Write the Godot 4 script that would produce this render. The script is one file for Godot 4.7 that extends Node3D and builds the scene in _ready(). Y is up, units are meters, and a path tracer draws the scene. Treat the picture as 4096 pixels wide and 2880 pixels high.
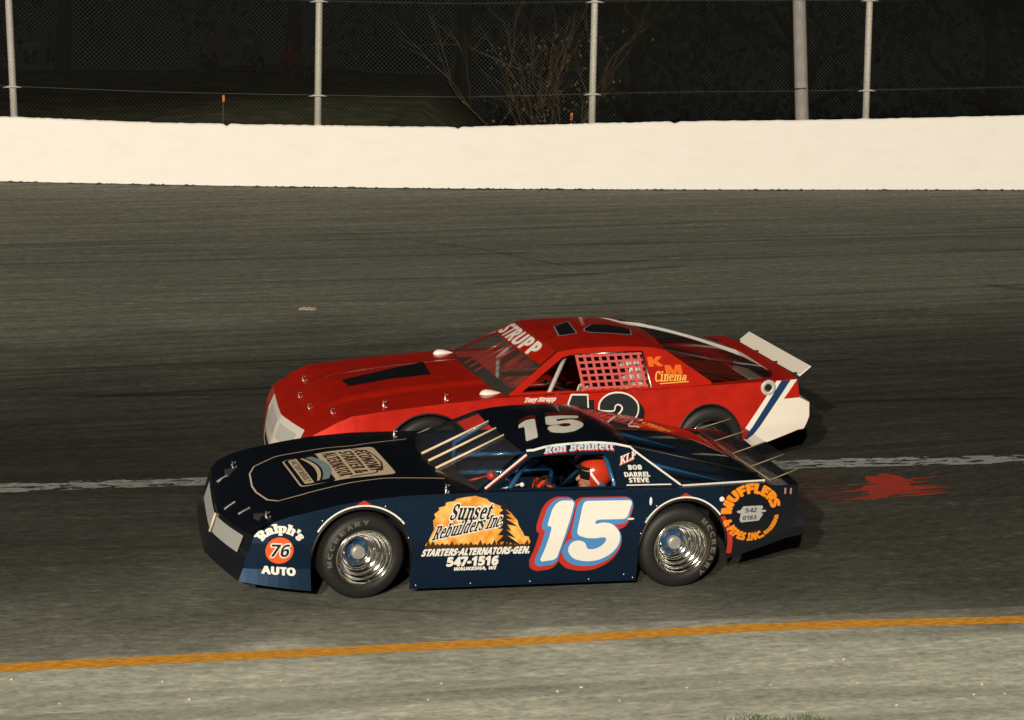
extends Node3D
# Two stock cars side by side on a floodlit banked short track at night.
# Car frames: x rearward from the front axle, y up from the tyre contact, z to the car's left.
const CAM_H := 2.57
const FOCAL := 2200.0
const S15 := 0.985
const SRED := 1.03
const DOOR_1 := [1.603,0.766,1.730,0.763,1.701,0.633,1.655,0.486,1.602,0.282,1.459,0.266,1.501,0.388,1.545,0.563,1.501,0.561,1.526,0.649,1.550,0.717]
const DOOR_5 := [1.806,0.758,2.229,0.755,2.182,0.604,1.918,0.605,1.906,0.565,1.973,0.583,2.055,0.572,2.120,0.507,2.136,0.438,2.115,0.369,2.055,0.307,1.965,0.264,1.861,0.256,1.754,0.277,1.697,0.336,1.693,0.382,1.718,0.427,1.769,0.443,1.829,0.426,1.847,0.389,1.863,0.359,1.933,0.363,1.989,0.396,2.018,0.441,1.995,0.463,1.902,0.451,1.831,0.460,1.753,0.489]
const SUN := [0.497,0.430,0.527,0.479,0.566,0.562,0.556,0.630,0.577,0.651,0.564,0.680,0.606,0.712,0.599,0.731,0.654,0.744,0.658,0.770,0.724,0.779,0.745,0.798,0.811,0.808,0.900,0.817,0.946,0.804,0.992,0.792,1.016,0.769,1.063,0.751,1.121,0.727,1.193,0.680,1.255,0.611,1.263,0.577,1.302,0.519,1.315,0.490,1.350,0.484,1.371,0.437,1.351,0.404]
const PINE := [1.126,0.806,1.143,0.761,1.164,0.751,1.148,0.738,1.181,0.712,1.154,0.704,1.194,0.663,1.154,0.664,1.220,0.623,1.157,0.631,1.258,0.566,1.168,0.585,1.204,0.533,1.163,0.546,1.242,0.475,1.172,0.498,1.287,0.417,1.167,0.443,1.170,0.409,1.145,0.410,1.144,0.450,1.081,0.435,1.138,0.499,1.093,0.502,1.134,0.552,1.094,0.553,1.133,0.597,1.095,0.615,1.133,0.648,1.096,0.677,1.129,0.699,1.104,0.722,1.126,0.738,1.107,0.756,1.124,0.767]
const ROOF_1 := [1.505,0.086,1.595,-0.018,1.681,-0.039,1.611,0.242,1.553,0.493,1.440,0.531,1.531,0.163,1.471,0.191]
const ROOF_5 := [1.785,-0.088,2.094,-0.097,2.046,0.007,1.845,0.024,1.835,0.100,1.924,0.058,2.021,0.078,2.045,0.186,1.992,0.305,1.896,0.406,1.791,0.439,1.692,0.405,1.687,0.297,1.731,0.218,1.803,0.206,1.840,0.274,1.906,0.256,1.928,0.181,1.881,0.155,1.803,0.206,1.711,0.186]
const ECON := [3.148,0.643,3.183,0.648,3.207,0.679,3.383,0.678,3.394,0.660,3.373,0.642,3.419,0.640,3.421,0.625,3.371,0.620,3.395,0.606,3.356,0.555,3.189,0.547,3.176,0.569,3.186,0.620,3.154,0.628]
const RED_1 := [1.313,0.852,1.465,0.845,1.481,0.502,1.365,0.508,1.355,0.734,1.277,0.737,1.284,0.782]
const RED_2 := [1.568,0.723,1.575,0.773,1.619,0.820,1.682,0.849,1.752,0.854,1.822,0.842,1.889,0.808,1.939,0.755,1.950,0.705,1.940,0.642,1.900,0.599,1.837,0.547,1.959,0.541,1.964,0.440,1.571,0.461,1.567,0.543,1.757,0.660,1.792,0.699,1.786,0.726,1.757,0.746,1.725,0.734,1.722,0.698,1.709,0.685,1.569,0.696]
const RROOF_1 := [1.491,-0.140,1.693,-0.335,1.608,0.160,1.420,0.209]
const RROOF_2 := [1.740,0.001,1.859,-0.144,1.983,-0.165,2.091,-0.087,2.184,0.030,2.114,0.241,1.759,0.164,1.707,0.096]
const RHOOD := [-0.52,-0.16,-0.35,-0.2,-0.03,-0.27,0.31,-0.39,0.294,-0.25,0.257,0.07,0.06,0.08,-0.13,0.06,-0.51,0.08]

var rng := RandomNumberGenerator.new()
var used := {}
var font_bold: Font
var font_serif: Font
var M := {}

# ---------------------------------------------------------------- helpers
func lin(r, g, b) -> Color:
	return Color(r, g, b).linear_to_srgb()

func mat(c: Color, rough := 0.6, metal := 0.0, coat := 0.0) -> StandardMaterial3D:
	var m := StandardMaterial3D.new()
	m.albedo_color = c
	m.roughness = rough
	m.metallic = metal
	if coat > 0.0:
		m.clearcoat_enabled = true
		m.clearcoat = coat
		m.clearcoat_roughness = 0.06
	m.cull_mode = BaseMaterial3D.CULL_DISABLED
	return m

func glass(c: Color, alpha: float) -> StandardMaterial3D:
	var m := mat(Color(c.r, c.g, c.b, alpha), 0.03)
	m.transparency = BaseMaterial3D.TRANSPARENCY_ALPHA
	return m

func noise_tex(freq: float, ramp: Array, size := 512, seed_ := 1, octaves := 4) -> NoiseTexture2D:
	var n := FastNoiseLite.new()
	n.seed = seed_
	n.frequency = freq
	n.fractal_octaves = octaves
	var t := NoiseTexture2D.new()
	t.width = size
	t.height = size
	t.seamless = true
	t.noise = n
	var g := Gradient.new()
	g.offsets = PackedFloat32Array(ramp[0])
	g.colors = PackedColorArray(ramp[1])
	t.color_ramp = g
	return t

func bump(m: StandardMaterial3D, freq: float, strength: float, seed_ := 3):
	var n := FastNoiseLite.new()
	n.seed = seed_
	n.frequency = freq
	var t := NoiseTexture2D.new()
	t.width = 512
	t.height = 512
	t.seamless = true
	t.as_normal_map = true
	t.bump_strength = strength
	t.noise = n
	m.normal_enabled = true
	m.normal_texture = t

func begin(smooth := true) -> SurfaceTool:
	var st := SurfaceTool.new()
	st.begin(Mesh.PRIMITIVE_TRIANGLES)
	st.set_smooth_group(0 if smooth else -1)
	return st

func tri(st: SurfaceTool, a: Vector3, b: Vector3, c: Vector3):
	st.add_vertex(a)
	st.add_vertex(b)
	st.add_vertex(c)

func quad(st: SurfaceTool, a: Vector3, b: Vector3, c: Vector3, d: Vector3):
	tri(st, a, b, c)
	tri(st, a, c, d)

func put(st: SurfaceTool, called: String, m: Material, parent: Node = self) -> MeshInstance3D:
	st.generate_normals()
	var o := MeshInstance3D.new()
	o.mesh = st.commit()
	o.name = called
	o.material_override = m
	parent.add_child(o, true)
	return o

func numbered(called: String) -> String:
	if not used.has(called):
		used[called] = 0
		return called
	used[called] += 1
	return "%s_%03d" % [called, used[called]]

func thing(called: String, label: String, category: String, at := Transform3D.IDENTITY, group := "") -> Node3D:
	var o := Node3D.new()
	o.name = numbered(called)
	add_child(o)
	o.transform = at
	tag(o, label, category, group)
	return o

func tag(o: Node, label: String, category: String, group := ""):
	o.set_meta("label", label)
	o.set_meta("category", category)
	if group != "":
		o.set_meta("group", group)

func structure(st: SurfaceTool, called: String, m: Material) -> MeshInstance3D:
	var o := put(st, called, m)
	o.set_meta("kind", "structure")
	return o

func grid(st: SurfaceTool, f: Callable, nu: int, nv: int, flip := false):
	for i in nu:
		for j in nv:
			var u0 := float(i) / nu
			var u1 := float(i + 1) / nu
			var v0 := float(j) / nv
			var v1 := float(j + 1) / nv
			if flip:
				quad(st, f.call(u0, v0), f.call(u1, v0), f.call(u1, v1), f.call(u0, v1))
			else:
				quad(st, f.call(u0, v0), f.call(u0, v1), f.call(u1, v1), f.call(u1, v0))

func tube(st: SurfaceTool, pts: Array, r, sides := 8):
	var n := pts.size()
	var rings := []
	var up := Vector3.UP
	for i in n:
		var d: Vector3 = (pts[min(i + 1, n - 1)] - pts[max(i - 1, 0)]).normalized()
		if abs(d.dot(up)) > 0.95:
			up = Vector3.RIGHT if abs(d.x) < 0.9 else Vector3.BACK
		var a := d.cross(up).normalized()
		var b := a.cross(d).normalized()
		up = b
		var rr: float = r if typeof(r) != TYPE_ARRAY else r[i]
		var ring := []
		for k in sides:
			var t := TAU * k / sides
			ring.append(pts[i] + (a * cos(t) + b * sin(t)) * rr)
		rings.append(ring)
	for i in n - 1:
		for k in sides:
			var k2 := (k + 1) % sides
			quad(st, rings[i][k], rings[i][k2], rings[i + 1][k2], rings[i + 1][k])
	for k in range(1, sides - 1):
		tri(st, rings[0][0], rings[0][k + 1], rings[0][k])
		tri(st, rings[n - 1][0], rings[n - 1][k], rings[n - 1][k + 1])

# lathe about the local z axis, profile of (radius, z)
func lathe(st: SurfaceTool, prof: Array, seg := 40):
	for i in prof.size() - 1:
		var p: Vector2 = prof[i]
		var q: Vector2 = prof[i + 1]
		for k in seg:
			var a := TAU * k / seg
			var b := TAU * (k + 1) / seg
			var A := Vector3(cos(a) * p.x, sin(a) * p.x, p.y)
			var B := Vector3(cos(b) * p.x, sin(b) * p.x, p.y)
			var C := Vector3(cos(b) * q.x, sin(b) * q.x, q.y)
			var D := Vector3(cos(a) * q.x, sin(a) * q.x, q.y)
			if p.x < 0.0001:
				tri(st, A, C, D)
			elif q.x < 0.0001:
				tri(st, A, B, C)
			else:
				quad(st, A, B, C, D)

func box(st: SurfaceTool, lo: Vector3, hi: Vector3, xf := Transform3D.IDENTITY, bev := 0.0):
	var c := (lo + hi) * 0.5
	var h := (hi - lo) * 0.5
	var bv: float = min(bev, min(h.x, min(h.y, h.z)) * 0.9)
	var f := func(x, y, z): return xf * (c + Vector3(x, y, z))
	var g := h - Vector3.ONE * bv
	for s in [-1.0, 1.0]:
		quad(st, f.call(s * h.x, -g.y, -g.z), f.call(s * h.x, g.y, -g.z), f.call(s * h.x, g.y, g.z), f.call(s * h.x, -g.y, g.z))
		quad(st, f.call(-g.x, s * h.y, -g.z), f.call(g.x, s * h.y, -g.z), f.call(g.x, s * h.y, g.z), f.call(-g.x, s * h.y, g.z))
		quad(st, f.call(-g.x, -g.y, s * h.z), f.call(g.x, -g.y, s * h.z), f.call(g.x, g.y, s * h.z), f.call(-g.x, g.y, s * h.z))
	if bv > 0.0:
		for s in [-1.0, 1.0]:
			for t in [-1.0, 1.0]:
				quad(st, f.call(s * h.x, t * g.y, -g.z), f.call(s * g.x, t * h.y, -g.z), f.call(s * g.x, t * h.y, g.z), f.call(s * h.x, t * g.y, g.z))
				quad(st, f.call(s * h.x, -g.y, t * g.z), f.call(s * g.x, -g.y, t * h.z), f.call(s * g.x, g.y, t * h.z), f.call(s * h.x, g.y, t * g.z))
				quad(st, f.call(-g.x, s * h.y, t * g.z), f.call(-g.x, s * g.y, t * h.z), f.call(g.x, s * g.y, t * h.z), f.call(g.x, s * h.y, t * g.z))
				for w in [-1.0, 1.0]:
					tri(st, f.call(s * h.x, t * g.y, w * g.z), f.call(s * g.x, t * h.y, w * g.z), f.call(s * g.x, t * g.y, w * h.z))

func poly(flat: Array) -> PackedVector2Array:
	var p := PackedVector2Array()
	for i in range(0, flat.size(), 2):
		p.append(Vector2(flat[i], flat[i + 1]))
	return p

func cuts(a: float, b: float, step: float, extra := []) -> Array:
	var r := []
	var x := a
	while x < b:
		r.append(x)
		x += step
	r.append(b)
	for e in extra:
		if e > a and e < b:
			r.append(e)
	r.sort()
	return r

# a flat outline cut along grid lines and laid on a surface f(x, y) -> Vector3
func patch(st: SurfaceTool, outline: PackedVector2Array, holes: Array, xs: Array, ys: Array, f: Callable):
	for i in xs.size() - 1:
		for j in ys.size() - 1:
			if xs[i + 1] - xs[i] < 0.0005 or ys[j + 1] - ys[j] < 0.0005:
				continue
			var cell := PackedVector2Array([Vector2(xs[i], ys[j]), Vector2(xs[i + 1], ys[j]), Vector2(xs[i + 1], ys[j + 1]), Vector2(xs[i], ys[j + 1])])
			var parts: Array = Geometry2D.intersect_polygons(outline, cell)
			for h in holes:
				var nxt := []
				for p in parts:
					for q in Geometry2D.clip_polygons(p, h):
						if not Geometry2D.is_polygon_clockwise(q):
							nxt.append(q)
				parts = nxt
			for p in parts:
				if Geometry2D.is_polygon_clockwise(p):
					continue
				var ids := Geometry2D.triangulate_polygon(p)
				for k in range(0, ids.size(), 3):
					var a: Vector2 = p[ids[k]]
					var b: Vector2 = p[ids[k + 1]]
					var c: Vector2 = p[ids[k + 2]]
					tri(st, f.call(a.x, a.y), f.call(c.x, c.y), f.call(b.x, b.y))

func bounds(p: PackedVector2Array) -> Rect2:
	var r := Rect2(p[0], Vector2.ZERO)
	for q in p:
		r = r.expand(q)
	return r

func decal(parent: Node, called: String, m: Material, outline: PackedVector2Array, f: Callable, step := 0.08, yex := []) -> MeshInstance3D:
	if Geometry2D.is_polygon_clockwise(outline):
		outline.reverse()
	var st := begin()
	var r := bounds(outline)
	patch(st, outline, [], cuts(r.position.x - 0.001, r.end.x + 0.001, step), cuts(r.position.y - 0.001, r.end.y + 0.001, step, yex), f)
	return put(st, called, m, parent)

func grown(p: PackedVector2Array, d: float) -> PackedVector2Array:
	if Geometry2D.is_polygon_clockwise(p):
		p.reverse()
	var r := Geometry2D.offset_polygon(p, d, Geometry2D.JOIN_ROUND)
	return r[0]

func rounded(p: PackedVector2Array, times := 2) -> PackedVector2Array:
	for k in times:
		var r := PackedVector2Array()
		for i in p.size():
			var a := p[i]
			var b := p[(i + 1) % p.size()]
			var w: float = min(0.25, 0.02 / max(a.distance_to(b), 0.001))
			r.append(a.lerp(b, w))
			r.append(b.lerp(a, w))
		p = r
	return p

func shifted(p: PackedVector2Array, d: Vector2) -> PackedVector2Array:
	var r := PackedVector2Array()
	for q in p:
		r.append(q + d)
	return r

# lettering as thin geometry; f maps (0..1 along, 0..1 up) to a point
func letters(parent: Node, called: String, s: String, fnt: Font, m: Material, f: Callable, fat := 0.0) -> MeshInstance3D:
	var tm := TextMesh.new()
	tm.text = s
	tm.font = fnt
	tm.font_size = 32
	tm.pixel_size = 0.01
	tm.depth = 0.0
	tm.curve_step = 2.0
	var arr := tm.get_mesh_arrays()
	var vs: PackedVector3Array = arr[Mesh.ARRAY_VERTEX]
	var ids: PackedInt32Array = arr[Mesh.ARRAY_INDEX] if arr[Mesh.ARRAY_INDEX] != null else PackedInt32Array()
	if ids.is_empty():
		for i in vs.size():
			ids.append(i)
	var lo := Vector3(1e9, 1e9, 0)
	var hi := Vector3(-1e9, -1e9, 0)
	for v in vs:
		lo = lo.min(v)
		hi = hi.max(v)
	var sz := hi - lo
	var st := begin()
	var offs := [Vector2.ZERO]
	if fat > 0.0:
		for k in 8:
			offs.append(Vector2(cos(TAU * k / 8), sin(TAU * k / 8)) * fat)
	for oi in offs.size():
		var of: Vector2 = offs[oi]
		for i in range(0, ids.size(), 3):
			var q := []
			for k in 3:
				var v := vs[ids[i + k]]
				q.append(f.call((v.x - lo.x + of.x * sz.y) / sz.x, (v.y - lo.y) / sz.y + of.y))
			if oi > 0:
				var lift: Vector3 = (f.call(0.55, 0.5) - f.call(0.5, 0.5)).cross(f.call(0.5, 0.55) - f.call(0.5, 0.5)).normalized() * 0.00022 * oi
				for k in 3:
					q[k] += lift
			tri(st, q[0], q[1], q[2])
	return put(st, called, m, parent)

func ribbon(parent: Node, called: String, m: Material, pts: Array, w: float, f: Callable) -> MeshInstance3D:
	var st := begin()
	var n := pts.size()
	var L := []
	for i in n:
		var d: Vector2 = (pts[min(i + 1, n - 1)] - pts[max(i - 1, 0)]).normalized()
		var o := Vector2(-d.y, d.x) * w * 0.5
		var a: Vector2 = pts[i] + o
		var b: Vector2 = pts[i] - o
		L.append([f.call(a.x, a.y), f.call(b.x, b.y)])
	for i in n - 1:
		quad(st, L[i][0], L[i + 1][0], L[i + 1][1], L[i][1])
	return put(st, called, m, parent)

func dense(pts: Array, step: float) -> Array:
	var r := []
	for i in pts.size() - 1:
		var n: int = max(1, int(ceil(pts[i].distance_to(pts[i + 1]) / step)))
		for k in n:
			r.append(pts[i].lerp(pts[i + 1], float(k) / n))
	r.append(pts[-1])
	return r

func curve(pts: Array, x: float) -> float:
	if x <= pts[0][0]:
		return pts[0][1]
	for i in pts.size() - 1:
		if x <= pts[i + 1][0]:
			var t: float = (x - pts[i][0]) / (pts[i + 1][0] - pts[i][0])
			var p0: float = pts[max(i - 1, 0)][1]
			var p1: float = pts[i][1]
			var p2: float = pts[i + 1][1]
			var p3: float = pts[min(i + 2, pts.size() - 1)][1]
			# linear with a little rounding
			var lin_ := lerpf(p1, p2, t)
			var cub := 0.5 * (2.0 * p1 + (p2 - p0) * t + (2.0 * p0 - 5.0 * p1 + 4.0 * p2 - p3) * t * t + (3.0 * p1 - p0 - 3.0 * p2 + p3) * t * t * t)
			return lerpf(lin_, cub, 0.25)
	return pts[-1][1]

# ---------------------------------------------------------------- body surfaces as surface nets
func nets(bones: Array, cell: float, k: float) -> SurfaceTool:
	var lo := Vector3.ONE * 1e9
	var hi := -lo
	for b in bones:
		var r: float = max(b[2], b[3]) + cell * 3.0
		for e in [b[0], b[1]]:
			lo = lo.min(e - Vector3.ONE * r)
			hi = hi.max(e + Vector3.ONE * r)
	var n := Vector3i(((hi - lo) / cell).ceil()) + Vector3i.ONE
	var fld := PackedFloat32Array()
	fld.resize(n.x * n.y * n.z)
	fld.fill(1.0)
	for b in bones:
		var a: Vector3 = b[0]
		var ab: Vector3 = b[1] - a
		var l2: float = max(ab.length_squared(), 1e-9)
		var r: float = max(b[2], b[3]) + k + cell * 2.0
		var p0 := Vector3i(((a.min(b[1]) - Vector3.ONE * r - lo) / cell).floor()).clamp(Vector3i.ZERO, n - Vector3i.ONE)
		var p1 := Vector3i(((a.max(b[1]) + Vector3.ONE * r - lo) / cell).ceil()).clamp(Vector3i.ZERO, n - Vector3i.ONE)
		for x in range(p0.x, p1.x + 1):
			for y in range(p0.y, p1.y + 1):
				for z in range(p0.z, p1.z + 1):
					var q := lo + Vector3(x, y, z) * cell - a
					var h := clampf(q.dot(ab) / l2, 0.0, 1.0)
					var d := (q - ab * h).length() - lerpf(b[2], b[3], h)
					var id := (x * n.y + y) * n.z + z
					var o := fld[id]
					var w: float = max(k - abs(o - d), 0.0) / k
					fld[id] = min(o, d) - w * w * k * 0.25
	var vid := PackedInt32Array()
	vid.resize(fld.size())
	vid.fill(-1)
	var vs := PackedVector3Array()
	var cs := PackedColorArray()
	var sx := n.y * n.z
	var sy := n.z
	var off := [0, 1, sy, sy + 1, sx, sx + 1, sx + sy, sx + sy + 1]
	var ov := [Vector3(0, 0, 0), Vector3(0, 0, 1), Vector3(0, 1, 0), Vector3(0, 1, 1), Vector3(1, 0, 0), Vector3(1, 0, 1), Vector3(1, 1, 0), Vector3(1, 1, 1)]
	var ed := [[0, 1], [0, 2], [0, 4], [1, 3], [1, 5], [2, 3], [2, 6], [3, 7], [4, 5], [4, 6], [5, 7], [6, 7]]
	for x in n.x - 1:
		for y in n.y - 1:
			for z in n.z - 1:
				var id := x * sx + y * sy + z
				var m := 0
				for c in 8:
					if fld[id + off[c]] < 0.0:
						m += 1
				if m == 0 or m == 8:
					continue
				var acc := Vector3.ZERO
				var cnt := 0
				for e in ed:
					var fa := fld[id + off[e[0]]]
					var fb := fld[id + off[e[1]]]
					if (fa < 0.0) != (fb < 0.0):
						acc += ov[e[0]].lerp(ov[e[1]], fa / (fa - fb))
						cnt += 1
				vid[id] = vs.size()
				var pos := lo + (Vector3(x, y, z) + acc / cnt) * cell
				vs.append(pos)
				var best := 1e9
				var col := Color.WHITE
				for b in bones:
					var ab2: Vector3 = b[1] - b[0]
					var h2 := clampf((pos - b[0]).dot(ab2) / max(ab2.length_squared(), 1e-9), 0.0, 1.0)
					var d2: float = (pos - b[0] - ab2 * h2).length() - lerpf(b[2], b[3], h2)
					if d2 < best:
						best = d2
						col = b[4]
				cs.append(col)
	var st := begin()
	for v in vs.size():
		st.set_color(cs[v])
		st.add_vertex(vs[v])
	var stp := [sx, sy, 1]
	for x in range(1, n.x - 1):
		for y in range(1, n.y - 1):
			for z in range(1, n.z - 1):
				var id := x * sx + y * sy + z
				var ins := fld[id] < 0.0
				for ax in 3:
					if ins == (fld[id + stp[ax]] < 0.0):
						continue
					var s1: int = stp[(ax + 1) % 3]
					var s2: int = stp[(ax + 2) % 3]
					var q := [vid[id], vid[id - s1], vid[id - s1 - s2], vid[id - s2]]
					if not ins:
						q.reverse()
					if q.has(-1):
						continue
					for t in [0, 2, 1, 0, 3, 2]:
						st.add_index(q[t])
	return st

# ---------------------------------------------------------------- the lie of the land
func gy(x: float, z: float) -> float:
	var xx := clampf(x, -16.0, 16.0)
	var zz := clampf(z, -40.0, -14.1)
	var a := (-5.7992 * S15 - 0.0727 * xx - 0.2267 * zz) / 0.9712
	var b := (-5.753 * SRED - 0.0348 * xx - 0.2375 * zz) / 0.9708
	var t := clampf((-19.0 - zz) / 2.5, 0.0, 1.0)
	t = t * t * (3.0 - 2.0 * t)
	return lerpf(a, b, t) + CAM_H

func hill_y(x: float, z: float) -> float:
	var d := -z - 38.0
	var w := clampf((2.5 - x + d * 0.02) / 5.5, 0.0, 1.0)
	w = w * w * (3.0 - 2.0 * w)
	var up: float = 3.35 + min(d, 24.0) * 0.205 + 0.12 * sin(x * 0.7 + z * 0.3) + 0.08 * sin(x * 1.9)
	return lerpf(2.7 + 0.01 * d, up, w) + CAM_H

func ray(u: float, v: float) -> Vector3:
	return Vector3((u - 512.0) / FOCAL, (360.0 - v) / FOCAL, -1.0)

# where the line of sight of a picture point meets a ground height function
func meet(u: float, v: float, f: Callable, t0 := 9.0, t1 := 90.0) -> Vector3:
	var d := ray(u, v)
	var o := Vector3(0, CAM_H, 0)
	var t := t0
	while t < t1:
		var p := o + d * t
		if p.y < f.call(p.x, p.z):
			break
		t += 0.1
	var a := t - 0.1
	var b := t
	for i in 16:
		var m := (a + b) * 0.5
		var p := o + d * m
		if p.y < f.call(p.x, p.z):
			b = m
		else:
			a = m
	return o + d * b

func track_pt(s: float, c: float, lift := 0.0) -> Vector3:
	var x := 0.949 * s - 0.3153 * c
	var z := -0.3153 * s - 0.949 * c
	return Vector3(x, gy(x, z) + lift, z)

func track_sc(p: Vector3) -> Vector2:
	return Vector2(0.949 * p.x - 0.3153 * p.z, -0.3153 * p.x - 0.949 * p.z)

# ---------------------------------------------------------------- race cars
func zs(P: Dictionary, x: float, y: float) -> float:
	var z: float = 0.965 - max(0.0, y - 0.48) * 0.14 - max(0.0, 0.48 - y) * 0.05
	z -= pow(max(0.0, -0.5 - x), 2.0) * 0.34 + pow(max(0.0, x - 3.0), 2.0) * 0.14
	if x < -0.35 and y < 0.27:
		z += (0.27 - y) * 0.45
	return z

func zg(P: Dictionary, y: float) -> float:
	return P.zg0 - (y - P.belt) * P.zgk

func hood_y(P: Dictionary, x: float, z: float) -> float:
	var ye := curve(P.ye, x)
	var v := clampf(abs(z) / zs(P, x, ye), 0.0, 1.0)
	var y := lerpf(curve(P.yc, x), ye, pow(v, 2.2))
	if P.bulge > 0.0:
		var b := clampf((0.46 - abs(z)) / 0.07, 0.0, 1.0) * clampf((x + 1.0) / 0.5, 0.0, 1.0)
		y += P.bulge * b * b * (3.0 - 2.0 * b)
	return y

func roof_y(P: Dictionary, x: float, z: float) -> float:
	var zz: float = z / P.zroof
	return curve(P.yr, x) + 0.028 * (1.0 - zz * zz)

func fascia(P: Dictionary, v: float, w: float) -> Vector3:
	var q := []
	for r in P.nose:
		# centre x, y and corner x, y
		var c: float = pow(abs(v), 1.2)
		var x: float = lerpf(r[0], r[2], c)
		var y: float = lerpf(r[1], r[3], pow(abs(v), 1.5))
		q.append(Vector3(x, y, v * zs(P, r[2], r[3])))
	var i: int = clampi(int(floor(w)), 0, q.size() - 2)
	return q[i].lerp(q[i + 1], w - i)

func hood_pt(P: Dictionary, u: float, v: float) -> Vector3:
	var lead := fascia(P, v, P.nose.size() - 1)
	var xc: float = P.cowl + (P.cowl_e - P.cowl) * v * v
	var x := lerpf(lead.x, xc, u)
	var ye := curve(P.ye, x)
	var z := v * zs(P, x, ye)
	var y := hood_y(P, x, z)
	if u < 0.0001:
		y = lead.y
		z = lead.z
	return Vector3(x, y, z)

func arch(cx: float, cy: float, rx: float, ry: float, a0: float, a1: float, n := 22) -> Array:
	var r := []
	for i in n + 1:
		var t := deg_to_rad(lerpf(a0, a1, float(i) / n))
		r.append(Vector2(cx + rx * cos(t), cy + ry * sin(t)))
	return r

func side_outline(P: Dictionary) -> PackedVector2Array:
	var p := PackedVector2Array()
	for r in P.nose:
		p.append(Vector2(r[2], r[3]))
	p.reverse()                       # lead .. bottom
	p.append(Vector2(-0.408, 0.11))
	for q in arch(-0.004, 0.345, 0.405, 0.393, 178, 2):
		p.append(q)
	p.append(Vector2(0.398, 0.07))
	p.append(Vector2(2.31, 0.075))
	for q in arch(P.rear_arch[0], 0.345, P.rear_arch[1], P.rear_arch[2], 178, 2):
		p.append(q)
	for t in P.tail_low:
		p.append(Vector2(t[0], t[1]))
	for t in P.tail:
		p.append(Vector2(t[0], t[1]))
	var x: float = P.tail[-1][0] - 0.12
	while x > P.nose[-1][2] + 0.05:
		p.append(Vector2(x, curve(P.ye, x)))
		x -= 0.12
	if Geometry2D.is_polygon_clockwise(p):
		p.reverse()
	return p

func tyre_mesh() -> ArrayMesh:
	var st := begin()
	lathe(st, [Vector2(0.222, 0.1), Vector2(0.23, 0.124), Vector2(0.24, 0.134), Vector2(0.266, 0.139), Vector2(0.30, 0.135), Vector2(0.322, 0.126), Vector2(0.337, 0.11), Vector2(0.344, 0.09),
		Vector2(0.345, 0.0), Vector2(0.344, -0.09), Vector2(0.337, -0.11), Vector2(0.322, -0.126), Vector2(0.262, -0.138), Vector2(0.2, -0.1)], 56)
	st.generate_normals()
	return st.commit()

func wheel(car: Node3D, at: Vector3, steer: float, out: float, centre: Material, ang: float) -> Node3D:
	var w := Node3D.new()
	w.name = "wheel"
	car.add_child(w, true)
	w.position = at
	w.rotation.y = steer + (0.0 if out > 0 else PI)
	var t := MeshInstance3D.new()
	t.name = "tyre"
	t.mesh = M.tyre_mesh
	t.material_override = M.rubber
	w.add_child(t, true)
	var st := begin()
	for seg in [[0.231, 0.118, 0.236, 0.128], [0.236, 0.128, 0.23, 0.135], [0.23, 0.135, 0.219, 0.132], [0.219, 0.132, 0.212, 0.105], [0.212, 0.105, 0.196, 0.096], [0.196, 0.096, 0.189, 0.064], [0.189, 0.064, 0.17, 0.055], [0.17, 0.055, 0.162, 0.02], [0.162, 0.02, 0.143, 0.012], [0.143, 0.012, 0.134, -0.025], [0.134, -0.025, 0.116, -0.034], [0.116, -0.034, 0.108, -0.05], [0.108, -0.05, 0.1, -0.052]]:
		lathe(st, [Vector2(seg[0], seg[1]), Vector2((seg[0] + seg[2]) * 0.5 - 0.0012, (seg[1] + seg[3]) * 0.5 - 0.0012), Vector2(seg[2], seg[3])], 56)
	put(st, "rim", M.chrome, w)
	var s2 := begin()
	lathe(s2, [Vector2(0.101, -0.053), Vector2(0.09, -0.047), Vector2(0.07, -0.037), Vector2(0.05, -0.035)], 40)
	var disc := put(s2, "wheel_centre", centre, w)
	for k in 5:
		var s4 := begin(false)
		var c := Vector3(cos(TAU * k / 5 + ang) * 0.076, sin(TAU * k / 5 + ang) * 0.076, -0.042)
		tube(s4, [c, c + Vector3(0, 0, 0.028)], 0.013, 6)
		put(s4, "lug_nut", M.steel, disc)
	var s3 := begin()
	lathe(s3, [Vector2(0.056, -0.04), Vector2(0.056, 0.0), Vector2(0.05, 0.007), Vector2(0.03, 0.01), Vector2(0.0, 0.011)], 28)
	put(s3, "hub_cap", M.hub, w)
	# raised lettering round the sidewall
	var word := "McCREARY"
	for i in word.length():
		var a := ang + 1.02 - i * 0.24
		letters(w, "tyre_letter", word[i], font_bold, M.tyre_ink, func(u, v):
			var rr: float = 0.27 + v * 0.038
			var aa: float = a - (u - 0.5) * 0.17
			return Vector3(sin(-aa + PI / 2) * rr, cos(-aa + PI / 2) * rr, 0.1405 - abs(v - 0.3) * 0.003))
	return w

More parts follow.
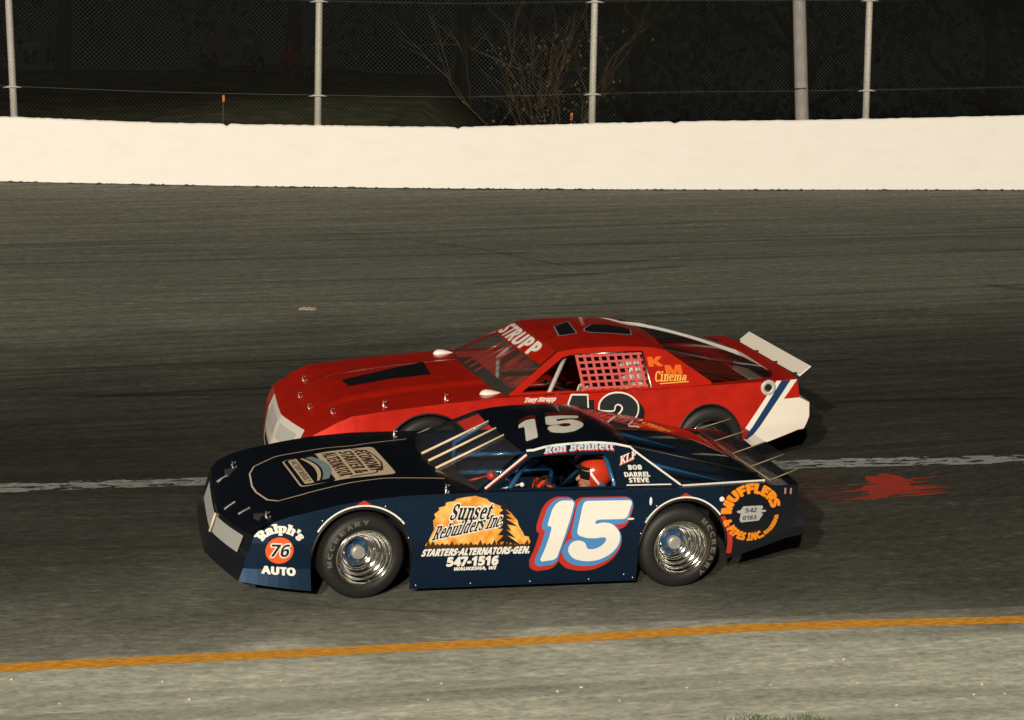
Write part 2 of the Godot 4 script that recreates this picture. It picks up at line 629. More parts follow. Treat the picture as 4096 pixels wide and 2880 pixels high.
func make_car(P: Dictionary, xf: Transform3D) -> Node3D:
	var car := thing("race_car", P.label, "race car", xf)
	var top: Material = P.top
	var side: Material = P.side
	# --- side panels
	var outline := side_outline(P)
	for sg in [1.0, -1.0]:
		for sec in [["front_fender", -1.3, 0.38, side], ["door_panel", 0.38, 2.32, side], ["quarter_panel", 2.32, P.tail_x, side], ["tail_side", P.tail_x, 3.9, P.tail_side]]:
			var st := begin(false)
			patch(st, outline, [], cuts(sec[1], sec[2], 0.08), cuts(0.0, 1.0, 0.4, [0.27, 0.48]), func(x, y): return Vector3(x, y, sg * zs(P, x, y)))
			put(st, sec[0], sec[3], car)
		# rolled lips round the wheel openings
		for ar in [arch(-0.004, 0.345, 0.405, 0.393, 178, 2), arch(P.rear_arch[0], 0.345, P.rear_arch[1], P.rear_arch[2], 178, 2)]:
			var lip := []
			for q in ar:
				lip.append(Vector3(q.x, q.y, sg * (zs(P, q.x, q.y) - 0.004)))
			var s2 := begin()
			tube(s2, lip, 0.011, 6)
			put(s2, "arch_lip", P.lip, car)
	# --- nose
	var st := begin()
	var nr: int = P.nose.size() - 1
	for i in nr:
		st.set_smooth_group(i + 1)
		grid(st, func(u, v): return fascia(P, lerpf(-P.nose_w, P.nose_w, v), i + u), 3, 28)
	put(st, "nose_panel", P.nose_mat, car)
	for sg in [-1.0, 1.0]:
		st = begin()
		grid(st, func(u, v): return fascia(P, sg * lerpf(P.nose_w, 1.0, v), u * nr), 3 * nr, 8)
		put(st, "nose_corner", P.nose_corner, car)
	# --- hood and fender tops
	st = begin()
	grid(st, func(u, v): return hood_pt(P, u, v * 2.0 - 1.0), 40, 44, true)
	put(st, "hood", top, car)
	# --- shelf beside the windows and rear deck
	var cc := Vector2(P.q_base1[0], P.q_base1[2])
	for sg in [1.0, -1.0]:
		st = begin(false)
		grid(st, func(u, v):
			var x: float = lerpf(P.cowl_e, cc.x, u)
			var ye := curve(P.ye, x)
			var a := Vector3(x, ye, sg * zs(P, x, ye))
			var zb: float = zg(P, P.belt) if x < P.q_base0[0] else lerpf(P.q_base0[2], cc.y, (x - P.q_base0[0]) / (cc.x - P.q_base0[0]))
			return a.lerp(Vector3(x, max(ye, P.belt), sg * zb), v), 16, 1)
		put(st, "deck_edge", side if sg > 0 else top, car)
	st = begin()
	var tx: float = P.tail[-1][0]
	var ty: float = P.tail[-1][1]
	grid(st, func(u, v):
		var x: float = lerpf(cc.x - 0.03, tx + 0.04 * (1.0 - pow(v * 2 - 1, 2)), u)
		var ye := curve(P.ye, min(x, tx))
		return Vector3(x, ye + 0.012 * (1.0 - pow(v * 2 - 1, 4)), (v * 2 - 1) * zs(P, min(x, tx), ye)), 4, 20, true)
	put(st, "rear_deck", P.deck, car)
	# --- tail
	var tails: Array = [P.tail_low[-1]] + P.tail
	for i in tails.size() - 1:
		st = begin()
		grid(st, func(u, v):
			var x := lerpf(tails[i][0], tails[i + 1][0], u)
			var y := lerpf(tails[i][1], tails[i + 1][1], u)
			var vv: float = v * 2.0 - 1.0
			return Vector3(x + 0.04 * (1.0 - vv * vv), y, vv * zs(P, x, y)), 1, 20)
		put(st, "tail_panel", P.tail_mat, car)
	# --- roof
	st = begin()
	grid(st, func(u, v):
		var vv: float = v * 2.0 - 1.0
		var x: float = lerpf(P.rf - 0.05 * (1.0 - vv * vv), P.rr + 0.06 * (1.0 - vv * vv), u)
		return Vector3(x, roof_y(P, x, vv * P.zroof), vv * P.zroof), 16, 20, true)
	put(st, "roof", top, car)
	# --- greenhouse sides with the window opening
	var go := PackedVector2Array()
	var gtop := [Vector2(P.cowl_e, P.belt), Vector2(P.rf, curve(P.yr, P.rf))]
	var x := float(P.rf) + 0.1
	while x < P.rr - 0.03:
		gtop.append(Vector2(x, curve(P.yr, x)))
		x += 0.1
	gtop.append(Vector2(P.rr, curve(P.yr, P.rr)))
	gtop.append(Vector2(P.q_base0[0], P.q_base0[1]))
	for q in gtop:
		go.append(q)
	go.append(Vector2(P.q_base0[0] - 0.01, P.belt - 0.01))
	go.append(Vector2(P.cowl_e + 0.01, P.belt - 0.01))
	if Geometry2D.is_polygon_clockwise(go):
		go.reverse()
	var hole := poly(P.window)
	if Geometry2D.is_polygon_clockwise(hole):
		hole.reverse()
	for sg in [1.0, -1.0]:
		st = begin(false)
		patch(st, go, [hole], cuts(0.5, 3.0, 0.13), cuts(0.7, 1.3, 0.07), func(xx, yy): return Vector3(xx, yy, sg * zg(P, yy)))
		put(st, "roof_pillar", P.pillar, car)
		# quarter window
		st = begin()
		var A := Vector3(P.rr, curve(P.yr, P.rr), P.zroof)
		var B := Vector3(P.q_base0[0], P.q_base0[1], P.q_base0[2])
		var C := Vector3(P.q_base1[0], P.q_base1[1], P.q_base1[2])
		var D := Vector3(P.hatch_e[0], P.hatch_e[1], P.hatch_e[2])
		grid(st, func(u, v):
			var p := A.lerp(D, u).lerp(B.lerp(C, u), v)
			p.z *= sg
			return p, 6, 3)
		put(st, "quarter_window", P.qglass, car)
		st = begin()
		tube(st, [Vector3(A.x, A.y, A.z * sg), Vector3(D.x, D.y, D.z * sg)], 0.012, 6)
		put(st, "hatch_frame", P.lip, car)
	# --- hatch glass and windscreen
	st = begin()
	grid(st, func(u, v):
		var vv: float = v * 2.0 - 1.0
		var k: float = 1.0 - vv * vv
		var a := Vector3(P.rr + 0.06 * k, roof_y(P, P.rr + 0.06 * k, vv * P.zroof), vv * P.zroof)
		var b := Vector3(P.hatch_e[0], P.hatch_e[1] + 0.02 * k, vv * P.hatch_e[2])
		var p := a.lerp(b, u)
		p.y += 0.02 * sin(u * PI)
		return p, 10, 20, true)
	put(st, "hatch_glass", P.hglass, car)
	var ws := func(u, v):
		var vv: float = v * 2.0 - 1.0
		var k: float = 1.0 - vv * vv
		var a := hood_pt(P, 1.0, vv * 0.95)
		var b := Vector3(P.rf - 0.05 * k, roof_y(P, P.rf, vv * P.zroof), vv * P.zroof)
		return a.lerp(b, u)
	P["ws"] = ws
	st = begin()
	grid(st, ws, 6, 16, true)
	put(st, "windscreen", P.screen, car)
	# --- floor, inner panels and firewall
	st = begin(false)
	for b in [[-0.9, -0.45], [0.45, 2.25]]:
		box(st, Vector3(b[0], 0.12, -0.84), Vector3(b[1], 0.15, 0.84))
	box(st, Vector3(-0.9, 0.155, -0.6), Vector3(3.05, 0.18, 0.6))
	put(st, "floor_pan", M.black, car)
	for sg in [-1.0, 1.0]:
		for b in [[-0.8, 0.5], [2.2, 3.05]]:
			st = begin(false)
			box(st, Vector3(b[0], 0.185, min(sg * 0.6, sg * 0.62)), Vector3(b[1], 0.62, max(sg * 0.6, sg * 0.62)))
			put(st, "inner_panel", M.black, car)
	st = begin(false)
	box(st, Vector3(P.cowl - 0.12, 0.19, -0.8), Vector3(P.cowl - 0.1, P.belt - 0.04, 0.8))
	put(st, "firewall", M.black, car)
	st = begin(false)
	box(st, Vector3(P.cowl + 0.02, P.belt - 0.16, -0.78), Vector3(P.cowl + 0.3, P.belt - 0.05, 0.78), Transform3D.IDENTITY, 0.03)
	put(st, "dashboard", P.dash, car)
	st = begin(false)
	box(st, Vector3(2.42, 0.19, -0.8), Vector3(2.45, P.belt - 0.1, 0.8))
	put(st, "rear_bulkhead", P.inside, car)
	st = begin(false)
	box(st, Vector3(2.46, P.belt - 0.16, -0.76), Vector3(3.35, P.belt - 0.14, 0.76))
	put(st, "parcel_floor", P.inside, car)
	# --- seat
	st = begin(false)
	var sx := Transform3D(Basis(Vector3(0, 0, 1), -0.22), Vector3(2.24, 0.2, 0.38))
	box(st, Vector3(-0.03, 0.05, -0.22), Vector3(0.05, 0.6, 0.22), sx, 0.03)
	box(st, Vector3(-0.02, 0.6, -0.13), Vector3(0.05, 0.76, 0.15), sx, 0.03)
	box(st, Vector3(-0.5, 0.0, -0.22), Vector3(0.02, 0.1, 0.22), Transform3D(Basis.IDENTITY, Vector3(2.24, 0.2, 0.38)), 0.03)
	for sg in [-1.0, 1.0]:
		box(st, Vector3(-0.2, 0.1, min(sg * 0.2, sg * 0.24)), Vector3(0.02, 0.5, max(sg * 0.2, sg * 0.24)), sx, 0.015)
	put(st, "seat", M.seat, car)
	# --- roll cage
	var first: Material = P.get("pillar_tube", P.cage)
	var zr: float = P.zroof - 0.07
	var ytop: float = curve(P.yr, 1.7) - 0.05
	var yf: float = curve(P.yr, P.rf) - 0.045
	for sg in [-1.0, 1.0]:
		var runs := [
			[Vector3(P.cage0, 0.25, sg * 0.74), Vector3(P.cage0, P.belt - 0.06, sg * 0.74), Vector3(P.rf + 0.12, yf, sg * zr)],
			[Vector3(P.rf + 0.12, yf, sg * zr), Vector3(2.08, ytop, sg * zr)],
			[Vector3(2.13, 0.2, sg * 0.76), Vector3(2.13, P.belt, sg * 0.74), Vector3(2.08, ytop, sg * zr)],
			[Vector3(2.1, ytop - 0.05, sg * zr), Vector3(3.15, P.belt - 0.08, sg * 0.5)],
			[Vector3(P.cage0, 0.5, sg * 0.76), Vector3(2.13, 0.5, sg * 0.78)],
			[Vector3(P.cage0, 0.66, sg * 0.76), Vector3(2.13, 0.66, sg * 0.78)]]
		for r in runs:
			st = begin()
			tube(st, r, 0.021, 8)
			put(st, "cage_tube", first if r == runs[0] else P.cage, car)
	for r in [[Vector3(P.rf + 0.12, yf, -zr), Vector3(P.rf + 0.12, yf, zr)], [Vector3(2.08, ytop, -zr), Vector3(2.08, ytop, zr)], [Vector3(2.12, 0.75, -0.74), Vector3(2.12, 0.75, 0.74)], [Vector3(2.09, ytop - 0.02, zr - 0.04), Vector3(2.14, 0.3, -0.7)]]:
		st = begin()
		tube(st, r, 0.021, 8)
		put(st, "cage_tube", P.cage, car)
	# --- steering wheel
	st = begin()
	var ring := []
	var sw := Transform3D(Basis(Vector3(0, 0, 1), -0.45), Vector3(1.62, P.belt - 0.2, 0.38))
	for i in 25:
		ring.append(sw * Vector3(0, cos(TAU * i / 24) * 0.165, sin(TAU * i / 24) * 0.165))
	tube(st, ring, 0.014, 8)
	for i in 3:
		tube(st, [sw * Vector3.ZERO, sw * Vector3(0, cos(TAU * i / 3) * 0.165, sin(TAU * i / 3) * 0.165)], 0.01, 6)
	tube(st, [sw * Vector3.ZERO, sw * Vector3(-0.45, 0.0, 0)], 0.016, 8)
	put(st, "steering_wheel", M.seat, car)
	P["sw"] = sw
	# --- wheels, each let down on its spring until it stands on the track
	for w in [[0.0, 1.0, 0.105], [2.67, 1.0, 0.0], [0.0, -1.0, 0.105], [2.67, -1.0, 0.0]]:
		var y := 0.345
		for i in 4:
			var c: Vector3 = xf * Vector3(w[0], y - 0.345, w[1] * 0.82)
			y += (gy(c.x, c.z) + 0.004 - c.y) / xf.basis.y.y
		wheel(car, Vector3(w[0], y, w[1] * P.hubz), w[2], w[1], P.wheel_mat, (P.lettered[0] if w[0] == 0.0 else P.lettered[1]))
	return car

func clip_pin(car: Node3D, at: Vector3, m: Material):
	var st := begin(false)
	tube(st, [at, at + Vector3(0, 0.012, 0)], 0.017, 10)
	tube(st, [at, at + Vector3(0, 0.04, 0)], 0.006, 6)
	var loop := []
	for i in 9:
		var t := TAU * i / 8
		loop.append(at + Vector3(0.022 + cos(t) * 0.014, 0.026, sin(t) * 0.012))
	tube(st, loop, 0.003, 5)
	put(st, "hood_pin", m, car)

func paint(r: float, g: float, bl: float, rough: float, metal: float, coat: float, seed_: int) -> StandardMaterial3D:
	# racing enamel, unevenly sprayed and smudged
	var m := mat(Color.WHITE, rough, metal, coat)
	m.albedo_texture = noise_tex(0.011, [[0.2, 0.5, 0.8], [lin(r * 0.86, g * 0.9, bl * 0.9), lin(r, g, bl), lin(r * 1.07, g * 1.15, bl * 1.12)]], 512, seed_, 5)
	m.uv1_triplanar = true
	m.uv1_scale = Vector3(0.7, 1.1, 0.7)
	return m

func car15() -> Node3D:
	var navy := paint(0.0035, 0.019, 0.05, 0.52, 0.7, 0.2, 41)
	var black := mat(lin(0.005, 0.007, 0.012), 0.22, 0.0, 0.6)
	var P := {
		label = "navy and black stock race car number 15 with an orange sunset decal on its door",
		top = black, side = navy, nose_w = 0.8, nose_corner = black, screen = M.clear, tail_side = black, tail_x = 3.02, lettered = [2.25, -0.15], pillar = mat(lin(0.004, 0.012, 0.024), 0.3, 0.0, 0.6), deck = black, nose_mat = black, tail_mat = black, lip = M.black, inside = mat(lin(0.006, 0.02, 0.05), 0.5), dash = M.black,
		cage = mat(lin(0.015, 0.085, 0.2), 0.35, 0.0, 0.4), wheel_mat = mat(lin(0.012, 0.06, 0.17), 0.35, 0.3, 0.4),
		hglass = glass(lin(0.02, 0.025, 0.03), 0.1), qglass = glass(lin(0.02, 0.03, 0.04), 0.12),
		ye = [[-0.855, 0.53], [-0.82, 0.59], [-0.7, 0.65], [-0.59, 0.685], [-0.27, 0.755], [0.0, 0.80], [0.34, 0.83], [0.93, 0.84], [2.3, 0.842], [3.3, 0.84], [3.74, 0.83]],
		yc = [[-0.97, 0.45], [-0.85, 0.54], [-0.62, 0.648], [-0.38, 0.745], [0.0, 0.818], [0.39, 0.853], [0.72, 0.87], [1.0, 0.875]],
		nose = [[-1.06, 0.12, -0.96, 0.175], [-1.01, 0.28, -0.912, 0.35], [-0.965, 0.45, -0.855, 0.53]],
		bulge = 0.0, belt = 0.842, zg0 = 0.875, zgk = 0.9, zroof = 0.6, cowl = 0.72, cowl_e = 0.95, rear_arch = [2.69, 0.385, 0.4],
		rf = 1.36, rr = 2.29, yr = [[1.2, 1.06], [1.36, 1.085], [1.5, 1.125], [1.68, 1.145], [1.97, 1.158], [2.2, 1.142], [2.36, 1.1]],
		window = [1.07, 0.856, 1.42, 1.052, 1.52, 1.063, 2.03, 1.068, 2.075, 1.04, 2.13, 0.856],
		tail_low = [[3.09, 0.236], [3.63, 0.385]], tail = [[3.79, 0.4], [3.815, 0.60], [3.73, 0.655], [3.73, 0.826]],
		q_base0 = [2.68, 0.846, 0.86], q_base1 = [3.46, 0.846, 0.76], hatch_e = [3.45, 0.862, 0.63], cage0 = 1.22, hubz = 0.835}
	var X := Vector3(0.9492083, 0.00244937, -0.31463886)
	var Y := Vector3(0.07265242, 0.97124178, 0.22673999)
	var Z := Vector3(0.30614577, -0.23808276, 0.92173281)
	var t := Vector3(-1.4811909, -1.64516877, -18.05459114) * S15 + Vector3(0, CAM_H, 0)
	var car := make_car(P, Transform3D(Basis(X * S15, Y * S15, Z * S15), t))
	var sd := func(l): return func(x, y): return Vector3(x, y, zs(P, x, y) + l)
	var gh := func(l): return func(x, y): return Vector3(x, y, zg(P, y) + l)
	var hd := func(l): return func(x, z): return Vector3(x, hood_y(P, x, z) + l, z)
	var rf := func(l): return func(x, z): return Vector3(x, roof_y(P, x, z) + l, z)
	# flat shapes in side view, laid on the door
	var on_side := func(x0, y0, w, h, lean, l, f): return func(u, v): return f.call(l).call(x0 + u * w + v * h * lean, y0 + v * h)
	# big door number
	var n1 := rounded(poly(DOOR_1), 1)
	var n5 := rounded(poly(DOOR_5))
	var down := Vector2(-0.03, -0.02)
	for n in [n1, n5]:
		decal(car, "number_edge", M.p_red, grown(shifted(n, down * 1.3), 0.056), sd.call(0.0025), 0.08, [0.48])
	for n in [n1, n5]:
		decal(car, "number_outline", M.p_blue, grown(shifted(n, down * 0.6), 0.03), sd.call(0.005), 0.08, [0.48])
	for n in [n1, n5]:
		decal(car, "number_digit", M.p_white, n, sd.call(0.0075), 0.08, [0.48])
	# sunset decal
	decal(car, "sunset_decal", M.p_sun, poly(SUN), sd.call(0.0025), 0.08, [0.48])
	decal(car, "pine_silhouette", M.p_black, poly(PINE), sd.call(0.005), 0.08, [0.48])
	var scrub := PackedVector2Array([Vector2(0.5, 0.40), Vector2(1.37, 0.385)])
	for i in 44:
		var xx := 1.36 - i * 0.0195
		scrub.append(Vector2(xx, 0.405 + (1.37 - xx) * 0.02 + (0.012 if i % 2 == 0 else 0.02 + rng.randf() * 0.045)))
	decal(car, "brush_silhouette", M.p_brown, scrub, sd.call(0.0045), 0.08, [0.48])
	for r in [[M.p_white, 0.11, 0.0065], [M.p_black, 0.015, 0.009]]:
		letters(car, "sponsor_lettering", "Sunset", font_serif, r[0], on_side.call(0.685, 0.632, 0.33, 0.125, 0.35, r[2], sd), r[1])
		letters(car, "sponsor_lettering", "Rebuilders Inc.", font_serif, r[0], func(u, v): return sd.call(r[2]).call(0.545 + u * 0.57 + v * 0.05, 0.475 + u * 0.1 + v * 0.115), r[1])
	letters(car, "sponsor_lettering", "STARTERS\u00b7ALTERNATORS\u00b7GEN.", font_bold, M.p_white, on_side.call(0.475, 0.345, 0.89, 0.055, 0.3, 0.004, sd), 0.06)
	letters(car, "sponsor_lettering", "547-1516", font_bold, M.p_white, on_side.call(0.69, 0.252, 0.42, 0.075, 0.05, 0.004, sd), 0.06)
	letters(car, "sponsor_lettering", "WAUKESHA, WI", font_bold, M.p_white, on_side.call(0.745, 0.212, 0.35, 0.03, 0.3, 0.004, sd), 0.05)
	# front fender lettering
	var disc := PackedVector2Array(arch(-0.658, 0.424, 0.108, 0.106, 0, 351, 39))
	decal(car, "sponsor_disc", M.p_orange, disc, sd.call(0.003), 0.08, [0.48])
	for r in [[M.p_white, 0.1, 0.0055], [M.p_black, 0.0, 0.008]]:
		letters(car, "sponsor_lettering", "76", font_bold, r[0], on_side.call(-0.735, 0.373, 0.145, 0.103, 0.15, r[2], sd), r[1])
	letters(car, "sponsor_lettering", "AUTO", font_bold, M.p_white, func(u, v): return sd.call(0.004).call(-0.785 + u * 0.255, 0.243 - u * 0.018 + v * 0.055), 0.06)
	letters(car, "sponsor_lettering", "Ralph's", font_serif, M.p_white, func(u, v):
		var a: float = PI * 0.5 + (0.5 - u) * 2.0
		var rr: float = 0.125 + v * 0.085
		return sd.call(0.004).call(-0.655 + cos(a) * rr * 1.12, 0.423 + sin(a) * rr), 0.05)
	# exhaust shop ring on the rear quarter
	var ringt := func(s, a0, a1, r0, h, flip):
		letters(car, "sponsor_lettering", s, font_bold, M.p_orange2, func(u, v):
			var a: float = deg_to_rad(lerpf(a0, a1, u))
			var rr: float = r0 + (-(v) if flip else v) * h
			return sd.call(0.004).call(3.285 + cos(a) * rr * 1.13, 0.622 + sin(a) * rr * 0.98), 0.085)
	ringt.call("MUFFLERS", 178, 12, 0.168, 0.075, false)
	ringt.call("& PIPES INC.", 195, 300, 0.235, 0.062, true)
	ringt.call("WAUKESHA", 302, 352, 0.23, 0.032, true)
	decal(car, "muffler_emblem", M.p_grey, poly(ECON), sd.call(0.003), 0.08, [0.48])
	letters(car, "sponsor_lettering", "542", font_bold, M.p_black, on_side.call(3.225, 0.627, 0.105, 0.034, 0.1, 0.0055, sd))
	letters(car, "sponsor_lettering", "0183", font_bold, M.p_black, on_side.call(3.205, 0.567, 0.125, 0.034, 0.1, 0.0055, sd))
	# arch trim in white with a red diamond on top
	for c in [[-0.004, 0.345, 0.405, 0.393], [2.69, 0.345, 0.385, 0.4]]:
		ribbon(car, "arch_stripe", M.p_white, arch(c[0], c[1], c[2] + 0.022, c[3] + 0.022, 148, 40, 30), 0.013, sd.call(0.004))
		var dm := PackedVector2Array([Vector2(c[0] - 0.06, 0.785 - 0.017), Vector2(c[0] + 0.06, 0.785 - 0.017), Vector2(c[0], 0.785 + 0.016)])
		decal(car, "arch_badge", M.p_red, dm, sd.call(0.003))
	decal(car, "arch_badge", M.p_red, PackedVector2Array(arch(2.69, 0.345, 0.44, 0.43, 38, -8, 12) + arch(2.69, 0.345, 0.395, 0.41, -8, 38, 12)), sd.call(0.003))
	# pinstripe over the windows and along the rear glass
	var pin := [Vector2(1.39, 1.1)]
	for i in 9:
		var xx := 1.45 + i * 0.1
		pin.append(Vector2(xx, curve(P.yr, xx) - 0.008))
	pin += [Vector2(2.285, 1.115), Vector2(2.32, 1.085), Vector2(2.66, 0.856)]
	ribbon(car, "pinstripe", M.p_white, dense(pin, 0.08), 0.015, gh.call(0.004))
	var low := []
	for i in 12:
		low.append(Vector2(2.66 + i * 0.0725, float(i) / 11))
	var lw := begin()
	for i in 11:
		var e := func(k, o): return Vector3(low[k].x, 0.849 + o, lerpf(0.863, 0.765, low[k].y) + 0.006)
		quad(lw, e.call(i, -0.007), e.call(i, 0.007), e.call(i + 1, 0.007), e.call(i + 1, -0.007))
	put(lw, "pinstripe", M.p_white, car)
	ribbon(car, "pinstripe", M.p_white, dense([Vector2(0.99, 0.858), Vector2(1.385, 1.075)], 0.08), 0.012, gh.call(0.004))
	ribbon(car, "pinstripe", M.p_red, dense([Vector2(1.0, 0.852), Vector2(1.392, 1.067)], 0.08), 0.008, gh.call(0.004))
	# window surround lettering
	for r in [[M.p_red, Vector2(0.006, -0.009), 0.003, 0.05], [M.p_ice, Vector2.ZERO, 0.0055, 0.04]]:
		letters(car, "name_lettering", "Ron Bennett", font_serif, r[0], func(u, v):
			var xx: float = 1.535 + u * 0.6 + v * 0.02 + r[1].x
			return gh.call(r[2]).call(xx, 1.079 + 0.022 * sin(u * 2.2) + v * 0.05 + r[1].y), r[3])
	for r in [[M.p_red, Vector2(-0.006, -0.008), 0.003, 0.06], [M.p_white, Vector2.ZERO, 0.0055, 0.02]]:
		letters(car, "crew_lettering", "KLP", font_serif, r[0], func(u, v): return gh.call(r[2]).call(2.165 + u * 0.15 + v * 0.02 + r[1].x, 0.995 + u * 0.045 + v * 0.055 + r[1].y), r[3])
	letters(car, "crew_lettering", "BOB", font_bold, M.p_white, on_side.call(2.235, 0.962, 0.115, 0.03, 0.0, 0.004, gh), 0.04)
	letters(car, "crew_lettering", "DARREL", font_bold, M.p_white, on_side.call(2.19, 0.915, 0.22, 0.03, 0.0, 0.004, gh), 0.04)
	letters(car, "crew_lettering", "STEVE", font_bold, M.p_white, on_side.call(2.22, 0.877, 0.17, 0.03, 0.0, 0.004, gh), 0.04)
	ribbon(car, "pinstripe", M.p_white, [Vector2(2.19, 0.86), Vector2(2.58, 0.86)], 0.008, gh.call(0.004))
	# roof number with its red shadow
	var squash := func(p): return Transform2D(Vector2(1, 0), Vector2(0, 0.9), Vector2.ZERO) * p
	for n in [squash.call(rounded(poly(ROOF_1))), squash.call(rounded(poly(ROOF_5)))]:
		decal(car, "roof_number_shadow", M.p_darkred, shifted(n, Vector2(0.045, -0.13)), rf.call(0.003), 0.12)
	for n in [squash.call(rounded(poly(ROOF_1))), squash.call(rounded(poly(ROOF_5)))]:
		decal(car, "roof_number", M.p_white, n, rf.call(0.006), 0.12)
	# hood striping and the tan sponsor panel
	var hs := [Vector2(0.74, -0.58), Vector2(0.25, -0.475), Vector2(-0.1, -0.5), Vector2(-0.4, -0.53), Vector2(-0.58, -0.48), Vector2(-0.64, -0.36), Vector2(-0.675, -0.08), Vector2(-0.675, 0.08), Vector2(-0.64, 0.36), Vector2(-0.58, 0.48), Vector2(-0.4, 0.53), Vector2(-0.1, 0.5), Vector2(0.25, 0.475), Vector2(0.74, 0.58)]
	ribbon(car, "pinstripe", M.p_tan, dense(hs, 0.06), 0.012, hd.call(0.004))
	var rr := func(x0, x1, w0, w1, r):
		var p := PackedVector2Array()
		for c in [[x1 - r, w1 - r, 0], [x0 + r, w0 - r, 90], [x0 + r, -w0 + r, 180], [x1 - r, -w1 + r, 270]]:
			for i in 5:
				var a := deg_to_rad(c[2] + i * 22.5)
				p.append(Vector2(c[0] + cos(a) * r, c[1] + sin(a) * r))
		return p
	decal(car, "hood_sponsor_panel", M.p_tan, rr.call(-0.378, 0.395, 0.37, 0.395, 0.05), hd.call(0.003), 0.08)
	decal(car, "hood_panel_band", M.p_black, rr.call(-0.366, -0.095, 0.358, 0.385, 0.04), hd.call(0.0055), 0.08)
	decal(car, "hood_panel_strip", M.p_tan, rr.call(-0.335, -0.262, 0.325, 0.335, 0.012), hd.call(0.008), 0.08)
	var bow := func(x0, x1, w, dep):
		var p := PackedVector2Array()
		for i in 13:
			var z: float = lerpf(-w, w, i / 12.0)
			p.append(Vector2(x0 + dep * (1.0 - pow(z / w, 2)), z))
		for i in 13:
			var z: float = lerpf(w, -w, i / 12.0)
			p.append(Vector2(x1 + dep * (1.0 - pow(z / w, 2)) * 1.25, z))
		return p
	decal(car, "hood_panel_strip", M.p_tan, bow.call(-0.235, -0.215, 0.31, 0.05), hd.call(0.008), 0.08)
	decal(car, "hood_panel_banner", M.p_slate, bow.call(-0.195, -0.14, 0.31, 0.06), hd.call(0.008), 0.08)
	var hood_text := func(s, x0, h, w, z0 = 0.0):
		letters(car, "sponsor_lettering", s, font_bold, M.p_brown, func(u, v): return hd.call(0.0105).call(x0 + v * h, z0 + (u - 0.5) * w))
	hood_text.call("FACTORY REBUILT", -0.323, 0.048, 0.58)
	hood_text.call("ALTERNATOR", -0.055, 0.11, 0.66)
	hood_text.call("STARTER &", 0.08, 0.11, 0.62)
	hood_text.call("ECONOMY", 0.21, 0.105, 0.58)
	var outl := [Vector2(0.2, -0.36), Vector2(0.24, -0.335), Vector2(0.25, -0.3), Vector2(0.29, -0.29), Vector2(0.315, -0.25), Vector2(0.34, -0.1), Vector2(0.345, 0.08), Vector2(0.32, 0.22), Vector2(0.285, 0.3), Vector2(0.262, 0.27), Vector2(0.25, 0.33), Vector2(0.2, 0.345), Vector2(0.02, 0.365)]
	ribbon(car, "hood_panel_outline", M.p_black, dense(outl, 0.05), 0.012, hd.call(0.0105))
	# nose: pale headlight covers, badges
	var fz := func(v0, v1, w0, w1, l):
		var st := begin()
		grid(st, func(u, v): return fascia(P, lerpf(v0, v1, v), lerpf(w0, w1, u)) + Vector3(-l, l * 0.3, 0), 2, 8)
		return st
	put(fz.call(0.06, 0.80, 1.06, 1.82, 0.008), "headlight_cover", M.p_cover, car)
	put(fz.call(-0.80, -0.06, 1.06, 1.82, 0.008), "headlight_cover", M.p_cover, car)
	var rb := begin()
	tube(rb, [fascia(P, 0, 1.0) + Vector3(-0.01, 0, 0), fascia(P, 0, 1.9) + Vector3(-0.008, 0, 0)], 0.011, 8)
	put(rb, "nose_rib", M.p_tan, car)
	for q in [[-0.72, 0.69], [-0.72, -0.69], [0.69, 0.80], [0.69, -0.80]]:
		clip_pin(car, Vector3(q[0], hood_y(P, q[0], q[1]), q[1]), M.steel)
	for q in [[-0.88, 0.06], [-0.82, 0.34], [-0.83, -0.55]]:
		var st := begin(false)
		var hy: float = hood_y(P, q[0], q[1])
		box(st, Vector3(-0.055, -0.004, -0.007), Vector3(0.055, 0.006, 0.007), Transform3D(Basis(Vector3(0, 0, 1), atan((hood_y(P, q[0] + 0.05, q[1]) - hood_y(P, q[0] - 0.05, q[1])) / 0.1)), Vector3(q[0], hy, q[1])), 0.003)
		put(st, "nose_bracket", M.steel, car)
	# windscreen braces
	for z in [-0.135, 0.075, 0.29]:
		var st := begin()
		var zz: float = z
		tube(st, [Vector3(0.735, 0.875, zz + 0.045), Vector3(1.325, 1.118, zz - 0.045)], 0.011, 8)
		put(st, "windscreen_brace", M.p_tan, car)
	# clear spoiler with ribs
	var sp := func(u, v): return Vector3(lerpf(3.49, 3.80, v), lerpf(0.855, 0.955, v), (u * 2 - 1) * lerpf(0.79, 0.76, v))
	var st := begin()
	grid(st, sp, 10, 2)
	var spoiler := put(st, "rear_spoiler", glass(lin(0.05, 0.06, 0.07), 0.16), car)
	for i in 5:
		st = begin()
		tube(st, [sp.call(i / 4.0, 0.0), sp.call(i / 4.0, 1.0)], 0.0055, 6)
		put(st, "spoiler_rib", M.p_brass, spoiler)
	st = begin()
	tube(st, [sp.call(0.0, 0.0), sp.call(1.0, 0.0)], 0.007, 6)
	put(st, "spoiler_rib", M.p_brass, spoiler)
	# tail lamps at the corner, fuel filler dot and door rivets
	for q in [[3.6, 0.79], [3.655, 0.785]]:
		decal(car, "tail_marker", M.p_pink, PackedVector2Array([Vector2(q[0] - 0.009, q[1] - 0.03), Vector2(q[0] + 0.009, q[1] - 0.03), Vector2(q[0] + 0.009, q[1] + 0.02), Vector2(q[0] - 0.009, q[1] + 0.02)]), sd.call(0.004))
	decal(car, "number_sparkle", M.p_white, PackedVector2Array(arch(2.385, 0.742, 0.012, 0.034, 0, 345, 16)), sd.call(0.004))
	decal(car, "number_sparkle", M.p_white, PackedVector2Array(arch(3.01, 0.745, 0.022, 0.02, 0, 345, 16)), sd.call(0.004))
